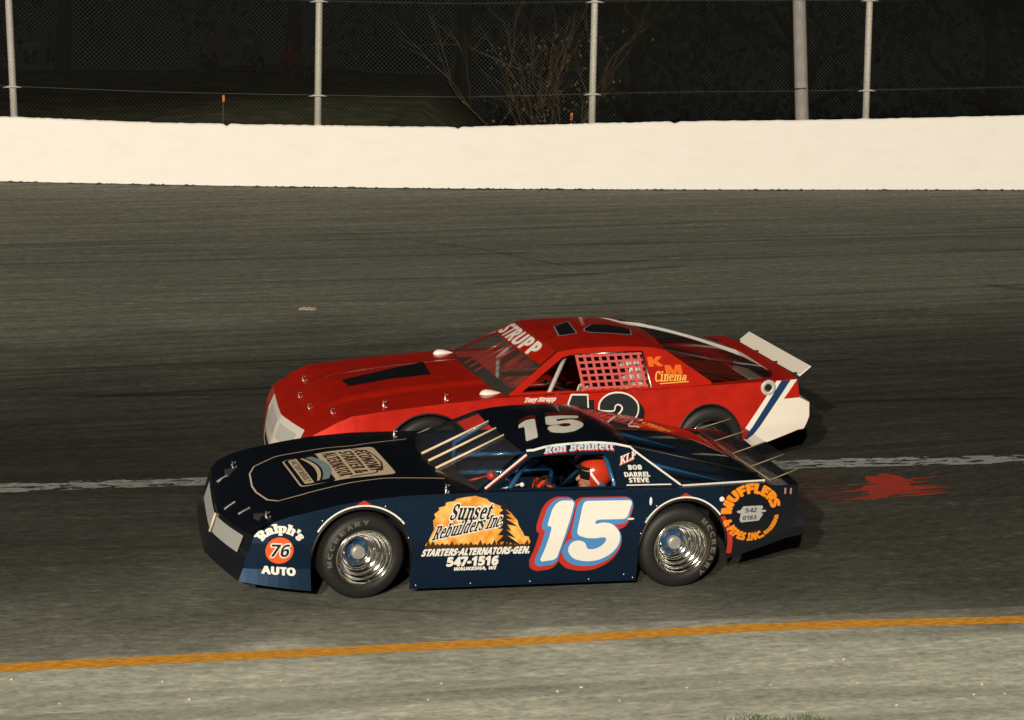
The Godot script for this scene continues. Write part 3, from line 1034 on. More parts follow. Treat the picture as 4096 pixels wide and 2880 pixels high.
	decal(car, "number_sparkle", M.p_white, PackedVector2Array(arch(2.215, 0.605, 0.03, 0.008, 0, 345, 16)), sd.call(0.01))
	for q in [[0.17, 0.75], [0.3, 0.64], [0.36, 0.5], [-0.33, 0.65], [2.44, 0.7], [2.36, 0.6], [2.31, 0.48], [3.06, 0.66], [0.45, 0.1], [0.9, 0.1], [1.4, 0.1], [1.9, 0.1], [2.28, 0.1], [2.2, 0.13]]:
		var rv := begin()
		var c := Vector3(q[0], q[1], zs(P, q[0], q[1]))
		tube(rv, [c, c + Vector3(0, 0, 0.003), c + Vector3(0, 0, 0.006)], [0.009, 0.008, 0.004], 8)
		put(rv, "rivet", M.steel, car)
	# mirror and dash knobs
	st = begin(false)
	box(st, Vector3(1.46, 1.055, -0.2), Vector3(1.49, 1.1, 0.5), Transform3D.IDENTITY, 0.012)
	put(st, "rear_view_mirror", M.steel, car)
	for q in [[1.33, 0.70, 0.0, 0.045, M.p_red], [1.37, 0.82, 0.66, 0.02, M.p_white]]:
		st = begin()
		tube(st, [Vector3(q[0] - 0.25, q[1] - 0.05, q[2]), Vector3(q[0] - 0.02, q[1], q[2])], 0.01, 6)
		lathe_at(st, Vector3(q[0], q[1], q[2]), q[3])
		put(st, "control_knob", q[4], car)
	P["car"] = car
	driver(P, Color(0.02, 0.07, 0.17), Color(0.5, 0.035, 0.012), "driver in a red open-face helmet and dark goggles inside the navy race car", true)
	return car

func lathe_at(st: SurfaceTool, at: Vector3, r: float):
	var n := 8
	var f := func(u, v):
		var a: float = u * PI
		var b: float = v * TAU
		return at + Vector3(cos(a), sin(a) * cos(b), sin(a) * sin(b)) * r
	grid(st, f, n, 12)

func car_red() -> Node3D:
	var red := paint(0.6, 0.016, 0.005, 0.42, 0.4, 0.7, 43)
	var white := mat(lin(0.74, 0.7, 0.62), 0.35, 0.0, 0.4)
	var P := {
		label = "red stock race car number 12 with a white nose and white rear spoiler",
		top = red, side = red, nose_w = 0.74, nose_corner = red, screen = glass(lin(0.1, 0.1, 0.085), 0.3), tail_side = red, tail_x = 2.99, lettered = [-2.0, -1.2], pillar = red, deck = red, nose_mat = white, tail_mat = white, lip = M.black, inside = mat(lin(0.32, 0.02, 0.01), 0.5), dash = M.black,
		cage = mat(lin(0.2, 0.014, 0.008), 0.4), pillar_tube = mat(lin(0.42, 0.41, 0.38), 0.4), wheel_mat = M.steel,
		hglass = glass(lin(0.012, 0.012, 0.01), 0.4), qglass = glass(lin(0.02, 0.008, 0.006), 0.55),
		ye = [[-1.0, 0.585], [-0.914, 0.632], [-0.763, 0.715], [-0.7, 0.745], [-0.389, 0.78], [0.058, 0.815], [0.646, 0.848], [1.0, 0.85], [2.1, 0.857], [3.2, 0.885], [3.52, 0.89]],
		yc = [[-1.1, 0.54], [-0.955, 0.625], [-0.762, 0.71], [-0.567, 0.765], [0.0, 0.832], [0.62, 0.868], [0.9, 0.872]],
		nose = [[-1.21, 0.12, -1.09, 0.17], [-1.2, 0.27, -1.08, 0.32], [-1.15, 0.42, -1.06, 0.46], [-1.1, 0.54, -1.0, 0.585]],
		bulge = 0.02, belt = 0.857, zg0 = 0.865, zgk = 0.78, zroof = 0.6, cowl = 0.62, cowl_e = 0.74, rear_arch = [2.635, 0.32, 0.356],
		rf = 1.27, rr = 2.3, yr = [[1.1, 1.14], [1.27, 1.172], [1.457, 1.19], [1.83, 1.196], [2.15, 1.18], [2.36, 1.14]],
		window = [0.86, 0.868, 1.31, 1.128, 1.39, 1.142, 2.03, 1.15, 2.07, 1.13, 2.085, 0.868],
		tail_low = [[2.99, 0.35], [3.08, 0.284], [3.535, 0.414]], tail = [[3.60, 0.42], [3.655, 0.534], [3.655, 0.664], [3.545, 0.72], [3.52, 0.888]],
		q_base0 = [2.68, 0.89, 0.825], q_base1 = [3.34, 0.89, 0.76], hatch_e = [3.36, 0.90, 0.63], cage0 = 1.15, hubz = 0.82}
	var X := Vector3(0.95260199, 0.0396314, -0.30162693)
	var Y := Vector3(0.03482483, 0.97075484, 0.23753374)
	var Z := Vector3(0.30221959, -0.23677922, 0.92336283)
	var t := Vector3(-1.03173583, -0.96702352, -20.11625849) * SRED + Vector3(0, CAM_H, 0)
	var car := make_car(P, Transform3D(Basis(X * SRED, Y * SRED, Z * SRED), t))
	var sd := func(l): return func(x, y): return Vector3(x, y, zs(P, x, y) + l)
	var gh := func(l): return func(x, y): return Vector3(x, y, zg(P, y) + l)
	var hd := func(l): return func(x, z): return Vector3(x, hood_y(P, x, z) + l, z)
	var rf := func(l): return func(x, z): return Vector3(x, roof_y(P, x, z) + l, z)
	# door number, black with a white line and a shadow
	for n in [poly(RED_1), rounded(poly(RED_2))]:
		decal(car, "number_shadow", M.p_black, shifted(n, Vector2(0.06, -0.05)), sd.call(0.0025), 0.08, [0.48])
	for n in [poly(RED_1), rounded(poly(RED_2))]:
		decal(car, "number_outline", M.p_white, grown(n, 0.006), sd.call(0.005), 0.08, [0.48])
	for n in [poly(RED_1), rounded(poly(RED_2))]:
		decal(car, "number_digit", M.p_charcoal, grown(n, -0.008), sd.call(0.0075), 0.08, [0.48])
	for n in [poly(RROOF_1), poly(RROOF_2)]:
		decal(car, "roof_number_outline", M.p_slate, grown(n, 0.006), rf.call(0.003), 0.12)
	for n in [poly(RROOF_1), poly(RROOF_2)]:
		decal(car, "roof_number", M.p_black, grown(n, -0.006), rf.call(0.006), 0.12)
	decal(car, "hood_marking", M.p_black, poly(RHOOD), hd.call(0.004), 0.08)
	# white and blue tail band
	var tailp := poly([2.985, 0.36, 3.08, 0.288, 3.235, 0.33, 3.53, 0.418, 3.598, 0.424, 3.65, 0.535, 3.65, 0.662, 3.545, 0.717, 3.375, 0.715, 3.518, 0.884, 3.44, 0.884, 3.07, 0.42])
	decal(car, "tail_paint", white, tailp, sd.call(0.0025), 0.08, [0.48])
	decal(car, "tail_stripe", M.p_white, poly([3.30, 0.884, 3.35, 0.884, 3.03, 0.44, 2.985, 0.47]), sd.call(0.0025), 0.08, [0.48])
	decal(car, "tail_stripe", M.p_navy, poly([3.35, 0.884, 3.445, 0.884, 3.075, 0.41, 3.01, 0.36, 2.985, 0.37, 3.02, 0.43]), sd.call(0.005), 0.08, [0.48])
	# grey headlight covers and a centre rib in the white nose
	for v in [[0.08, 0.6], [-0.6, -0.08]]:
		var hc := begin()
		grid(hc, func(uu, vv): return fascia(P, lerpf(v[0], v[1], vv), lerpf(1.5, 2.5, uu)) + Vector3(-0.006, 0.002, 0), 3, 8)
		put(hc, "headlight_cover", mat(lin(0.5, 0.5, 0.47), 0.35), car)
	var grl := begin(false)
	grid(grl, func(uu, vv): return fascia(P, lerpf(-0.55, 0.55, vv), lerpf(0.35, 0.8, uu)) + Vector3(-0.006, 0.0, 0), 2, 10)
	put(grl, "grille", M.black, car)
	# filler cap
	var st := begin()
	var cp := Transform3D(Basis.IDENTITY, Vector3(3.215, 0.826, zs(P, 3.21, 0.83)))
	for pr in [[0.075, 0.0, 0.07, 0.012], [0.07, 0.012, 0.045, 0.013], [0.045, 0.013, 0.035, 0.002]]:
		for k in 24:
			var a := TAU * k / 24
			var b := TAU * (k + 1) / 24
			quad(st, cp * Vector3(cos(a) * pr[0], sin(a) * pr[0], pr[1]), cp * Vector3(cos(b) * pr[0], sin(b) * pr[0], pr[1]), cp * Vector3(cos(b) * pr[2], sin(b) * pr[2], pr[3]), cp * Vector3(cos(a) * pr[2], sin(a) * pr[2], pr[3]))
	var cap := put(st, "filler_cap", M.p_cover, car)
	st = begin()
	for k in 20:
		var a := TAU * k / 20
		var b := TAU * (k + 1) / 20
		tri(st, cp * Vector3(0, 0, 0.003), cp * Vector3(cos(a) * 0.036, sin(a) * 0.036, 0.004), cp * Vector3(cos(b) * 0.036, sin(b) * 0.036, 0.004))
	put(st, "filler_neck", M.black, cap)
	# spoiler plate with its stand
	st = begin(false)
	var spx := Transform3D(Basis(Vector3(0.78, 0.62, 0), Vector3(-0.62, 0.78, 0), Vector3(0, 0, 1)), Vector3(3.615, 0.868, 0))
	box(st, Vector3(0, -0.006, -0.71), Vector3(0.145, 0.006, 0.71), spx, 0.003)
	var plate := put(st, "rear_spoiler", white, car)
	for z in [-0.66, -0.22, 0.22, 0.66]:
		st = begin(false)
		box(st, Vector3(3.47, 0.88, z - 0.008), Vector3(3.612, 0.893, z + 0.008))
		put(st, "spoiler_strut", M.black, plate)
	# windscreen banner and lettering
	var ws: Callable = P.ws
	st = begin()
	grid(st, func(u, v): return ws.call(lerpf(0.68, 0.985, u), v) + Vector3(-0.004, 0.006, 0), 3, 16, true)
	put(st, "windscreen_banner", red, car)
	letters(car, "name_lettering", "STRUPP", font_bold, M.p_white, func(u, v): return ws.call(lerpf(0.71, 0.95, v), lerpf(0.1, 0.86, u) - v * 0.03) + Vector3(-0.008, 0.012, 0), 0.04)
	for z in [-0.22, -0.07, 0.09]:
		st = begin()
		tube(st, [Vector3(0.66, 0.885, z), Vector3(1.2, 1.16, z)], 0.01, 6)
		put(st, "windscreen_brace", red, car)
	# side lettering
	letters(car, "sponsor_lettering", "K", font_bold, M.p_tangerine, func(u, v): return gh.call(0.004).call(2.115 + u * 0.125, 1.03 + v * 0.07), 0.05)
	letters(car, "sponsor_lettering", "M", font_bold, M.p_tangerine, func(u, v): return gh.call(0.004).call(2.265 + u * 0.145, 0.96 + v * 0.07), 0.05)
	letters(car, "sponsor_lettering", "Cinema", font_serif, M.p_gold, func(u, v): return gh.call(0.005).call(2.135 + u * 0.3 + v * 0.03, 0.91 + v * 0.085 * (1.0 - u * 0.35)), 0.02)
	ribbon(car, "pinstripe", M.p_gold, [Vector2(2.18, 0.893), Vector2(2.46, 0.9)], 0.008, gh.call(0.004))
	letters(car, "name_lettering", "Tony Strupp", font_serif, M.p_white, func(u, v): return sd.call(0.004).call(0.86 + u * 0.29 + v * 0.03, 0.79 + v * 0.05), 0.03)
	# white teardrop covers at the foot of the windscreen
	for sg in [-1.0, 1.0]:
		st = begin()
		var o := Vector3(0.63, hood_y(P, 0.63, 0.76) - 0.004, sg * 0.76)
		grid(st, func(u, v):
			var a: float = v * PI
			var r: float = sin(pow(u, 0.6) * PI * 0.98) * 0.5 + 0.03
			return o + Vector3((u - 0.5) * 0.2 - 0.02, sin(a) * r * 0.075, cos(a) * r * 0.085), 12, 10)
		put(st, "hood_cone", M.p_white, car)
	for q in [[-0.78, 0.58], [-0.9, 0.2], [-0.9, -0.2], [-0.78, -0.58], [-0.35, 0.72], [0.2, 0.75]]:
		clip_pin(car, Vector3(q[0], hood_y(P, q[0], q[1]), q[1]), M.steel)
	# window net of flat straps
	var net := Node3D.new()
	net.name = "window_net"
	car.add_child(net)
	for i in 9:
		var xx := 1.44 + i * 0.0735
		st = begin(false)
		var a := Vector3(xx + 0.01, 0.872, zg(P, 0.872) + 0.012)
		var b := Vector3(xx - 0.004, 1.145, zg(P, 1.145) + 0.012)
		strap(st, a, b, Vector3(1, 0, 0), 0.026)
		put(st, "strap", M.net, net)
	for j in 6:
		var yy := 0.885 + j * 0.0495
		st = begin(false)
		strap(st, Vector3(1.43, yy, zg(P, yy) + 0.017), Vector3(2.055, yy + 0.003, zg(P, yy) + 0.017), Vector3(0, 1, -0.6).normalized(), 0.022)
		put(st, "strap", M.net, net)
	st = begin()
	tube(st, [Vector3(1.42, 1.148, zg(P, 1.148) + 0.01), Vector3(2.07, 1.15, zg(P, 1.15) + 0.01)], 0.008, 6)
	put(st, "net_rod", M.steel, net)
	st = begin()
	tube(st, [Vector3(2.068, 1.15, zg(P, 1.15) + 0.01), Vector3(2.09, 0.866, zg(P, 0.866) + 0.012)], 0.009, 6)
	put(st, "net_rod", M.steel, net)
	P["car"] = car
	driver(P, Color(0.62, 0.58, 0.5), Color(0.6, 0.58, 0.52), "driver in a pale suit and pale helmet behind the red window net", false)
	return car

func strap(st: SurfaceTool, a: Vector3, b: Vector3, across: Vector3, w: float):
	var o := across * w * 0.5
	var n := (b - a).cross(across).normalized() * 0.0015
	for s in [-1.0, 1.0]:
		quad(st, a - o + n * s, a + o + n * s, b + o + n * s, b - o + n * s)
		quad(st, a + o * s - n, a + o * s + n, b + o * s + n, b + o * s - n)

# ---------------------------------------------------------------- people
const SKIN := Color(0.36, 0.19, 0.12)

func hand_bones(wrist: Vector3, dir: Vector3, palm: Vector3, col: Color, grip: float) -> Array:
	var side := dir.cross(palm).normalized()
	var r := [[wrist, wrist + dir * 0.03, 0.026, 0.03, col], [wrist + dir * 0.05 - side * 0.022, wrist + dir * 0.05 + side * 0.022, 0.019, 0.019, col], [wrist + dir * 0.085 - side * 0.027, wrist + dir * 0.085 + side * 0.027, 0.015, 0.015, col]]
	var lens := [0.075, 0.085, 0.08, 0.062]
	for i in 4:
		var b: Vector3 = wrist + dir * 0.09 + side * (-0.03 + i * 0.02)
		var d := dir
		var p := b
		for k in 3:
			d = (d * cos(grip) + palm * sin(grip)).normalized()
			var q: Vector3 = p + d * lens[i] * [0.45, 0.32, 0.23][k]
			r.append([p, q, 0.0095 - k * 0.0008, 0.009 - k * 0.0008, col])
			p = q
	var tb := wrist + dir * 0.045 - side * 0.03
	var t1 := tb + (dir * 0.6 - side * 0.6 + palm * 0.5).normalized() * 0.038
	var t2 := t1 + (dir * 0.5 + palm * 0.85).normalized() * 0.03
	r.append([tb, t1, 0.012, 0.011, col])
	r.append([t1, t2, 0.0105, 0.009, col])
	return r

func driver(P: Dictionary, suit: Color, helm: Color, label: String, open_face: bool):
	var car: Node3D = P.car
	var d := thing("person", label, "person", car.transform)
	var hc := Vector3(2.075, 0.815 if open_face else 0.90, 0.38)
	var dy := hc.y - 0.815
	var sw: Transform3D = P.sw
	var glove := Color(0.5, 0.05, 0.015) if open_face else Color(0.6, 0.57, 0.5)
	var bones := [
		[Vector3(2.12, 0.36, 0.38), Vector3(2.15, 0.5, 0.38), 0.15, 0.15, suit],
		[Vector3(2.15, 0.5, 0.38), Vector3(2.15, 0.585 + dy, 0.38), 0.15, 0.14, suit],
		[Vector3(2.14, 0.615 + dy, 0.22), Vector3(2.14, 0.615 + dy, 0.54), 0.068, 0.068, suit],
		[Vector3(2.12, 0.62 + dy, 0.38), Vector3(2.09, 0.74 + dy, 0.38), 0.062, 0.06, SKIN],
		[Vector3(2.0, 0.36, 0.30), Vector3(1.55, 0.42, 0.27), 0.085, 0.065, suit],
		[Vector3(2.0, 0.36, 0.46), Vector3(1.55, 0.42, 0.49), 0.085, 0.065, suit],
		[Vector3(1.55, 0.42, 0.27), Vector3(1.2, 0.26, 0.28), 0.06, 0.045, suit],
		[Vector3(1.55, 0.42, 0.49), Vector3(1.2, 0.26, 0.48), 0.06, 0.045, suit]]
	for sg in [-1.0, 1.0]:
		var grip: Vector3 = sw * Vector3(0, 0.055, sg * 0.155)
		var wr := grip + Vector3(0.105, 0.012, 0)
		var el := Vector3(1.93, 0.5 + dy * 0.5, 0.38 + sg * 0.23)
		bones.append([Vector3(2.13, 0.61 + dy, 0.38 + sg * 0.17), el, 0.058, 0.048, suit])
		bones.append([el, wr, 0.046, 0.034, suit])
	var st := nets(bones, 0.017, 0.045)
	var more := []
	for sg in [-1.0, 1.0]:
		var grip: Vector3 = sw * Vector3(0, 0.055, sg * 0.155)
		var wr := grip + Vector3(0.09, 0.012, 0)
		var hb := hand_bones(wr, Vector3(-1, 0.05, 0).normalized(), Vector3(-0.1, -0.2, -sg).normalized(), glove, 0.75)
		var hs := nets(hb, 0.006, 0.008)
		more.append(hs)
	# face: skull, jaw, brow, nose, lips and ears
	var f := hc + Vector3(0.0, -0.015, 0.0)
	var face := [
		[f + Vector3(0.01, 0.02, 0), f + Vector3(-0.02, 0.0, 0), 0.092, 0.088, SKIN],
		[f + Vector3(-0.03, -0.05, 0), f + Vector3(-0.075, -0.092, 0), 0.06, 0.03, SKIN],
		[f + Vector3(-0.09, 0.02, 0), f + Vector3(-0.128, -0.028, 0), 0.011, 0.016, SKIN],
		[f + Vector3(-0.102, -0.058, -0.016), f + Vector3(-0.102, -0.058, 0.016), 0.009, 0.009, Color(0.3, 0.11, 0.08)],
		[f + Vector3(-0.1, -0.07, -0.014), f + Vector3(-0.1, -0.07, 0.014), 0.009, 0.009, Color(0.3, 0.11, 0.08)],
		[f + Vector3(-0.085, 0.035, -0.035), f + Vector3(-0.085, 0.035, 0.035), 0.018, 0.018, SKIN]]
	var fs := nets(face, 0.007, 0.02)
	more.append(fs)
	var body := put(st, "body", M.flesh, d)
	for s in more:
		s.generate_normals()
		s.commit(body.mesh)
	# helmet shell with its face opening
	var hs2 := begin()
	var shell := func(u, v):
		var th: float = lerpf(0.02, 2.5, u)
		var ph: float = v * TAU
		var r := Vector3(0.148, 0.138, 0.122)
		return hc + Vector3(0.028, 0.012, 0) + Vector3(sin(th) * cos(ph) * r.x, cos(th) * r.y, sin(th) * sin(ph) * r.z)
	for i in 20:
		for j in 40:
			var ph := (j + 0.5) / 40.0 * TAU
			var th := lerpf(0.02, 2.5, (i + 0.5) / 20.0)
			var front: float = abs(angle_difference(ph, PI))
			if open_face and th > 1.25 and front < 0.98 - (th - 1.25) * 0.05:
				continue
			if not open_face and th > 1.3 and th < 1.75 and front < 0.95:
				continue
			quad(hs2, shell.call(i / 20.0, j / 40.0), shell.call((i + 1) / 20.0, j / 40.0), shell.call((i + 1) / 20.0, (j + 1) / 40.0), shell.call(i / 20.0, (j + 1) / 40.0))
	var helmet := put(hs2, "helmet", mat(Color(helm.r, helm.g, helm.b).linear_to_srgb(), 0.22, 0.0, 0.8), d)
	var band := begin()
	var bf := func(u, v):
		var th: float = lerpf(1.42, 1.64, u) + (v - 0.1) * 1.7
		var ph: float = PI - 0.95 - v * 1.35
		return hc + Vector3(0.028, 0.012, 0) + Vector3(sin(th) * cos(ph) * 0.15, cos(th) * 0.14, sin(th) * sin(ph) * 0.124)
	grid(band, bf, 3, 14)
	put(band, "helmet_stripe", M.p_white, helmet)
	if open_face:
		var g := begin()
		grid(g, func(u, v):
			var a: float = (v - 0.5) * 2.1
			var yy: float = lerpf(-0.032, 0.038, u)
			return hc + Vector3(0.012 - cos(a) * 0.128, yy + 0.004, sin(a) * 0.112), 5, 16)
		put(g, "goggles", M.goggle, d)
		var pk := begin()
		grid(pk, func(u, v):
			var a: float = (v - 0.5) * 1.9
			return hc + Vector3(0.025 - cos(a) * (0.128 + u * 0.05), 0.075 - u * 0.014, sin(a) * (0.108 + u * 0.01)), 4, 14)
		put(pk, "helmet_peak", M.seat, helmet)
	else:
		var g := begin()
		grid(g, func(u, v):
			var a: float = (v - 0.5) * 2.0
			return hc + Vector3(0.028 - cos(a) * 0.14, lerpf(-0.03, 0.055, u), sin(a) * 0.118), 4, 12)
		put(g, "visor", M.goggle, helmet)

func spectator(at: Vector3, turn: float, seated: bool, top: Color, legs: Color, hair: Color, label: String, hgt := 1.0):
	var d := thing("person", label, "person", Transform3D(Basis(Vector3.UP, turn) * hgt, at), "spectators on the grass bank")
	var b := []
	var tan_ := SKIN
	var y0 := 0.0
	if seated:
		y0 = -0.68
		for s in [-1.0, 1.0]:
			b.append([Vector3(s * 0.1, 0.13, 0.0), Vector3(s * 0.14, 0.42, 0.38), 0.085, 0.065, legs])
			b.append([Vector3(s * 0.14, 0.42, 0.38), Vector3(s * 0.13, 0.06, 0.58), 0.06, 0.045, legs])
			b.append([Vector3(s * 0.13, 0.05, 0.58), Vector3(s * 0.14, 0.04, 0.72), 0.045, 0.035, Color(0.05, 0.05, 0.05)])
	else:
		for s in [-1.0, 1.0]:
			b.append([Vector3(s * 0.1, 0.9, 0), Vector3(s * 0.12, 0.5, 0.02), 0.09, 0.065, legs])
			b.append([Vector3(s * 0.12, 0.5, 0.02), Vector3(s * 0.13, 0.08, -0.02), 0.062, 0.045, legs])
			b.append([Vector3(s * 0.13, 0.045, -0.03), Vector3(s * 0.14, 0.035, 0.14), 0.045, 0.035, Color(0.05, 0.05, 0.05)])
	b.append([Vector3(0, 0.95 + y0, 0), Vector3(0, 1.15 + y0, 0.01), 0.15, 0.15, top])
	b.append([Vector3(0, 1.15 + y0, 0.01), Vector3(0, 1.32 + y0, 0.0), 0.16, 0.15, top])
	b.append([Vector3(-0.16, 1.4 + y0, 0), Vector3(0.16, 1.4 + y0, 0), 0.075, 0.075, top])
	for s in [-1.0, 1.0]:
		b.append([Vector3(s * 0.19, 1.4 + y0, 0), Vector3(s * 0.27, 1.13 + y0, 0.05), 0.062, 0.052, top])
		b.append([Vector3(s * 0.27, 1.13 + y0, 0.05), Vector3(s * 0.16, 0.98 + y0, 0.26), 0.05, 0.038, top])
		b.append([Vector3(s * 0.16, 0.98 + y0, 0.26), Vector3(s * 0.1, 0.95 + y0, 0.34), 0.036, 0.026, tan_])
	b.append([Vector3(0, 1.42 + y0, 0), Vector3(0, 1.54 + y0, 0.02), 0.06, 0.055, tan_])
	b.append([Vector3(0, 1.66 + y0, 0.02), Vector3(0, 1.61 + y0, 0.045), 0.098, 0.075, tan_])
	b.append([Vector3(0, 1.62 + y0, 0.115), Vector3(0, 1.605 + y0, 0.135), 0.013, 0.014, tan_])
	put(nets(b, 0.026, 0.05), "body", M.flesh, d)
	var hs := begin()
	var hc := Vector3(0, 1.68 + y0, 0.005)
	grid(hs, func(u, v):
		var th: float = u * 1.75
		var ph: float = v * TAU
		var r: float = 0.115 - (0.03 * clampf(sin(ph), 0.0, 1.0) * u)
		return hc + Vector3(sin(th) * cos(ph) * r, cos(th) * r * 1.02, sin(th) * sin(ph) * r - 0.012), 8, 14)
	put(hs, "hair", mat(Color(hair.r, hair.g, hair.b).linear_to_srgb(), 0.9), d)

# ---------------------------------------------------------------- setting
func asphalt() -> StandardMaterial3D:
	var W := 1024
	var Hh := 1600
	var band := [[11.0, 0.5], [14.6, 0.5], [15.2, 0.44], [15.5, 0.23], [16.2, 0.145], [17.0, 0.085], [18.0, 0.055], [19.5, 0.042], [21.5, 0.036], [23.3, 0.052], [25.0, 0.09], [26.5, 0.145], [28.0, 0.145], [30.0, 0.132], [32.5, 0.165], [36.0, 0.185], [40.0, 0.18]]
	var n1 := FastNoiseLite.new()
	n1.seed = 11
	n1.frequency = 1.0
	n1.fractal_octaves = 3
	var n2 := FastNoiseLite.new()
	n2.seed = 23
	n2.frequency = 1.0
	n2.fractal_octaves = 2
	var data := PackedByteArray()
	data.resize(W * Hh * 3)
	var k := 0
	# dark tyre marks: cross position, start, end, width, slant
	var marks := []
	for i in 46:
		marks.append([rng.randf_range(15.8, 33.5), rng.randf_range(-3.0, 18.0), rng.randf_range(2.0, 12.0), rng.randf_range(0.02, 0.09), rng.randf_range(-0.05, 0.05), rng.randf_range(0.1, 0.38)])
	marks.append([27.6, 8.5, 3.5, 0.1, 0.22, 0.4])
	marks.append([26.6, 15.5, 0.8, 0.16, -0.75, 0.45])
	marks.append([23.0, 3.0, 9.0, 0.05, 0.0, 0.5])
	# long curved skids, read off the picture and laid on the banking
	for run in [[[400, 239, 0.07, 0.4], [480, 249, 0.08, 0.45], [560, 265, 0.08, 0.4], [632, 262, 0.06, 0.3], [700, 252, 0.05, 0.2]], [[868, 245, 0.12, 0.35], [905, 266, 0.2, 0.6], [934, 284, 0.16, 0.4]], [[0, 299, 0.05, 0.3], [180, 303, 0.06, 0.35], [420, 300, 0.05, 0.3]], [[60, 396, 0.06, 0.5], [300, 394, 0.06, 0.5]], [[820, 402, 0.06, 0.5], [1000, 398, 0.06, 0.5]], [[240, 596, 0.02, 0.5], [330, 607, 0.02, 0.5], [440, 612, 0.02, 0.3]], [[0, 705, 0.16, 0.2], [330, 692, 0.14, 0.22], [560, 684, 0.1, 0.2]], [[560, 706, 0.12, 0.2], [800, 694, 0.13, 0.25], [1010, 690, 0.1, 0.2]], [[780, 640, 0.1, 0.25], [1010, 630, 0.12, 0.3]]]:
		for i in run.size() - 1:
			var p := track_sc(meet(run[i][0], run[i][1], gy))
			var q := track_sc(meet(run[i + 1][0], run[i + 1][1], gy))
			if q.x - p.x > 0.05:
				marks.append([p.y, p.x, q.x - p.x + 0.2, run[i][2], (q.y - p.y) / (q.x - p.x), run[i][3]])
	marks.append([14.4, 1.0, 7.0, 0.12, 0.03, 0.25])
	marks.append([13.6, 3.0, 7.0, 0.14, 0.05, 0.22])
	for j in Hh:
		var c := 12.0 + 26.0 * (j + 0.5) / Hh
		var row := []
		for m in marks:
			if abs(c - m[0]) < m[3] * 2.0 + abs(m[4]) * m[2] + 0.1:
				row.append(m)
		for i in W:
			var s := -5.0 + 32.0 * (i + 0.5) / W
			var a := n1.get_noise_2d(s * 0.28, c * 5.0)
			var b := n2.get_noise_2d(s * 4.5, c * 15.0)
			var e := n2.get_noise_2d(s * 0.5 + 40.0, c * 0.6)
			var cw := c + e * 0.55 + a * 0.35
			if c > 15.7 and c < 20.0:
				cw = minf(cw + maxf(0.0, s - 5.0) * 0.2, 20.0)
			var base := 0.12
			for q in band.size() - 1:
				if cw < band[q + 1][0]:
					base = lerpf(band[q][1], band[q + 1][1], clampf((cw - band[q][0]) / (band[q + 1][0] - band[q][0]), 0.0, 1.0))
					break
			var v := base * (1.0 + a * 0.28 + b * 0.27 + rng.randf_range(-0.2, 0.2))
			for m in row:
				var ds: float = s - m[1]
				if ds > 0.0 and ds < m[2]:
					var dc: float = abs(c - m[0] - m[4] * ds)
					if dc < m[3]:
						v *= 1.0 - m[5] * clampf((1.0 - dc / m[3]) * 2.5, 0.0, 1.0) * clampf(min(ds, m[2] - ds) * 5.0, 0.0, 1.0) * (0.75 + b * 0.5)
			if b > 0.46 and a > 0.1:
				v *= 1.25
			v = clampf(v, 0.01, 0.72)
			var col := Color(v, v * 1.025, v * 0.86).linear_to_srgb()
			data[k] = int(clampf(col.r, 0, 1) * 255.0)
			data[k + 1] = int(clampf(col.g, 0, 1) * 255.0)
			data[k + 2] = int(clampf(col.b, 0, 1) * 255.0)
			k += 3
	var img := Image.create_from_data(W, Hh, false, Image.FORMAT_RGB8, data)
	var m := StandardMaterial3D.new()
	m.albedo_texture = ImageTexture.create_from_image(img)
	m.roughness = 0.92
	m.metallic_specular = 0.1
	m.cull_mode = BaseMaterial3D.CULL_DISABLED
	m.texture_repeat = false
	return m

func worn_paint(c: Color, keep: float, seed_: int) -> StandardMaterial3D:
	var n := FastNoiseLite.new()
	n.seed = seed_
	n.frequency = 1.0
	n.fractal_octaves = 3
	var W := 1024
	var Hh := 24
	var img := Image.create(W, Hh, false, Image.FORMAT_RGBA8)
	for i in W:
		for j in Hh:
			var s := 32.0 * i / W
			var e := n.get_noise_2d(s * 2.6, j * 0.12) + 0.45 * n.get_noise_2d(s * 14.0, j * 0.5)
			var edge: float = min(j, Hh - 1 - j) / 3.0
			var g := 1.0 + n.get_noise_2d(s * 9.0 + 70.0, j * 0.4) * 0.35
			var on: bool = e + keep + minf(edge, 1.0) * 0.25 - 0.25 > 0.0
			img.set_pixel(i, j, Color(clampf(c.r * g, 0, 1), clampf(c.g * g, 0, 1), clampf(c.b * g, 0, 1), 1.0 if on else 0.0))
	var m := StandardMaterial3D.new()
	m.albedo_texture = ImageTexture.create_from_image(img)
	m.transparency = BaseMaterial3D.TRANSPARENCY_ALPHA_SCISSOR
	m.alpha_scissor_threshold = 0.5
	m.roughness = 0.85
	m.cull_mode = BaseMaterial3D.CULL_DISABLED
	m.texture_repeat = false
	return m

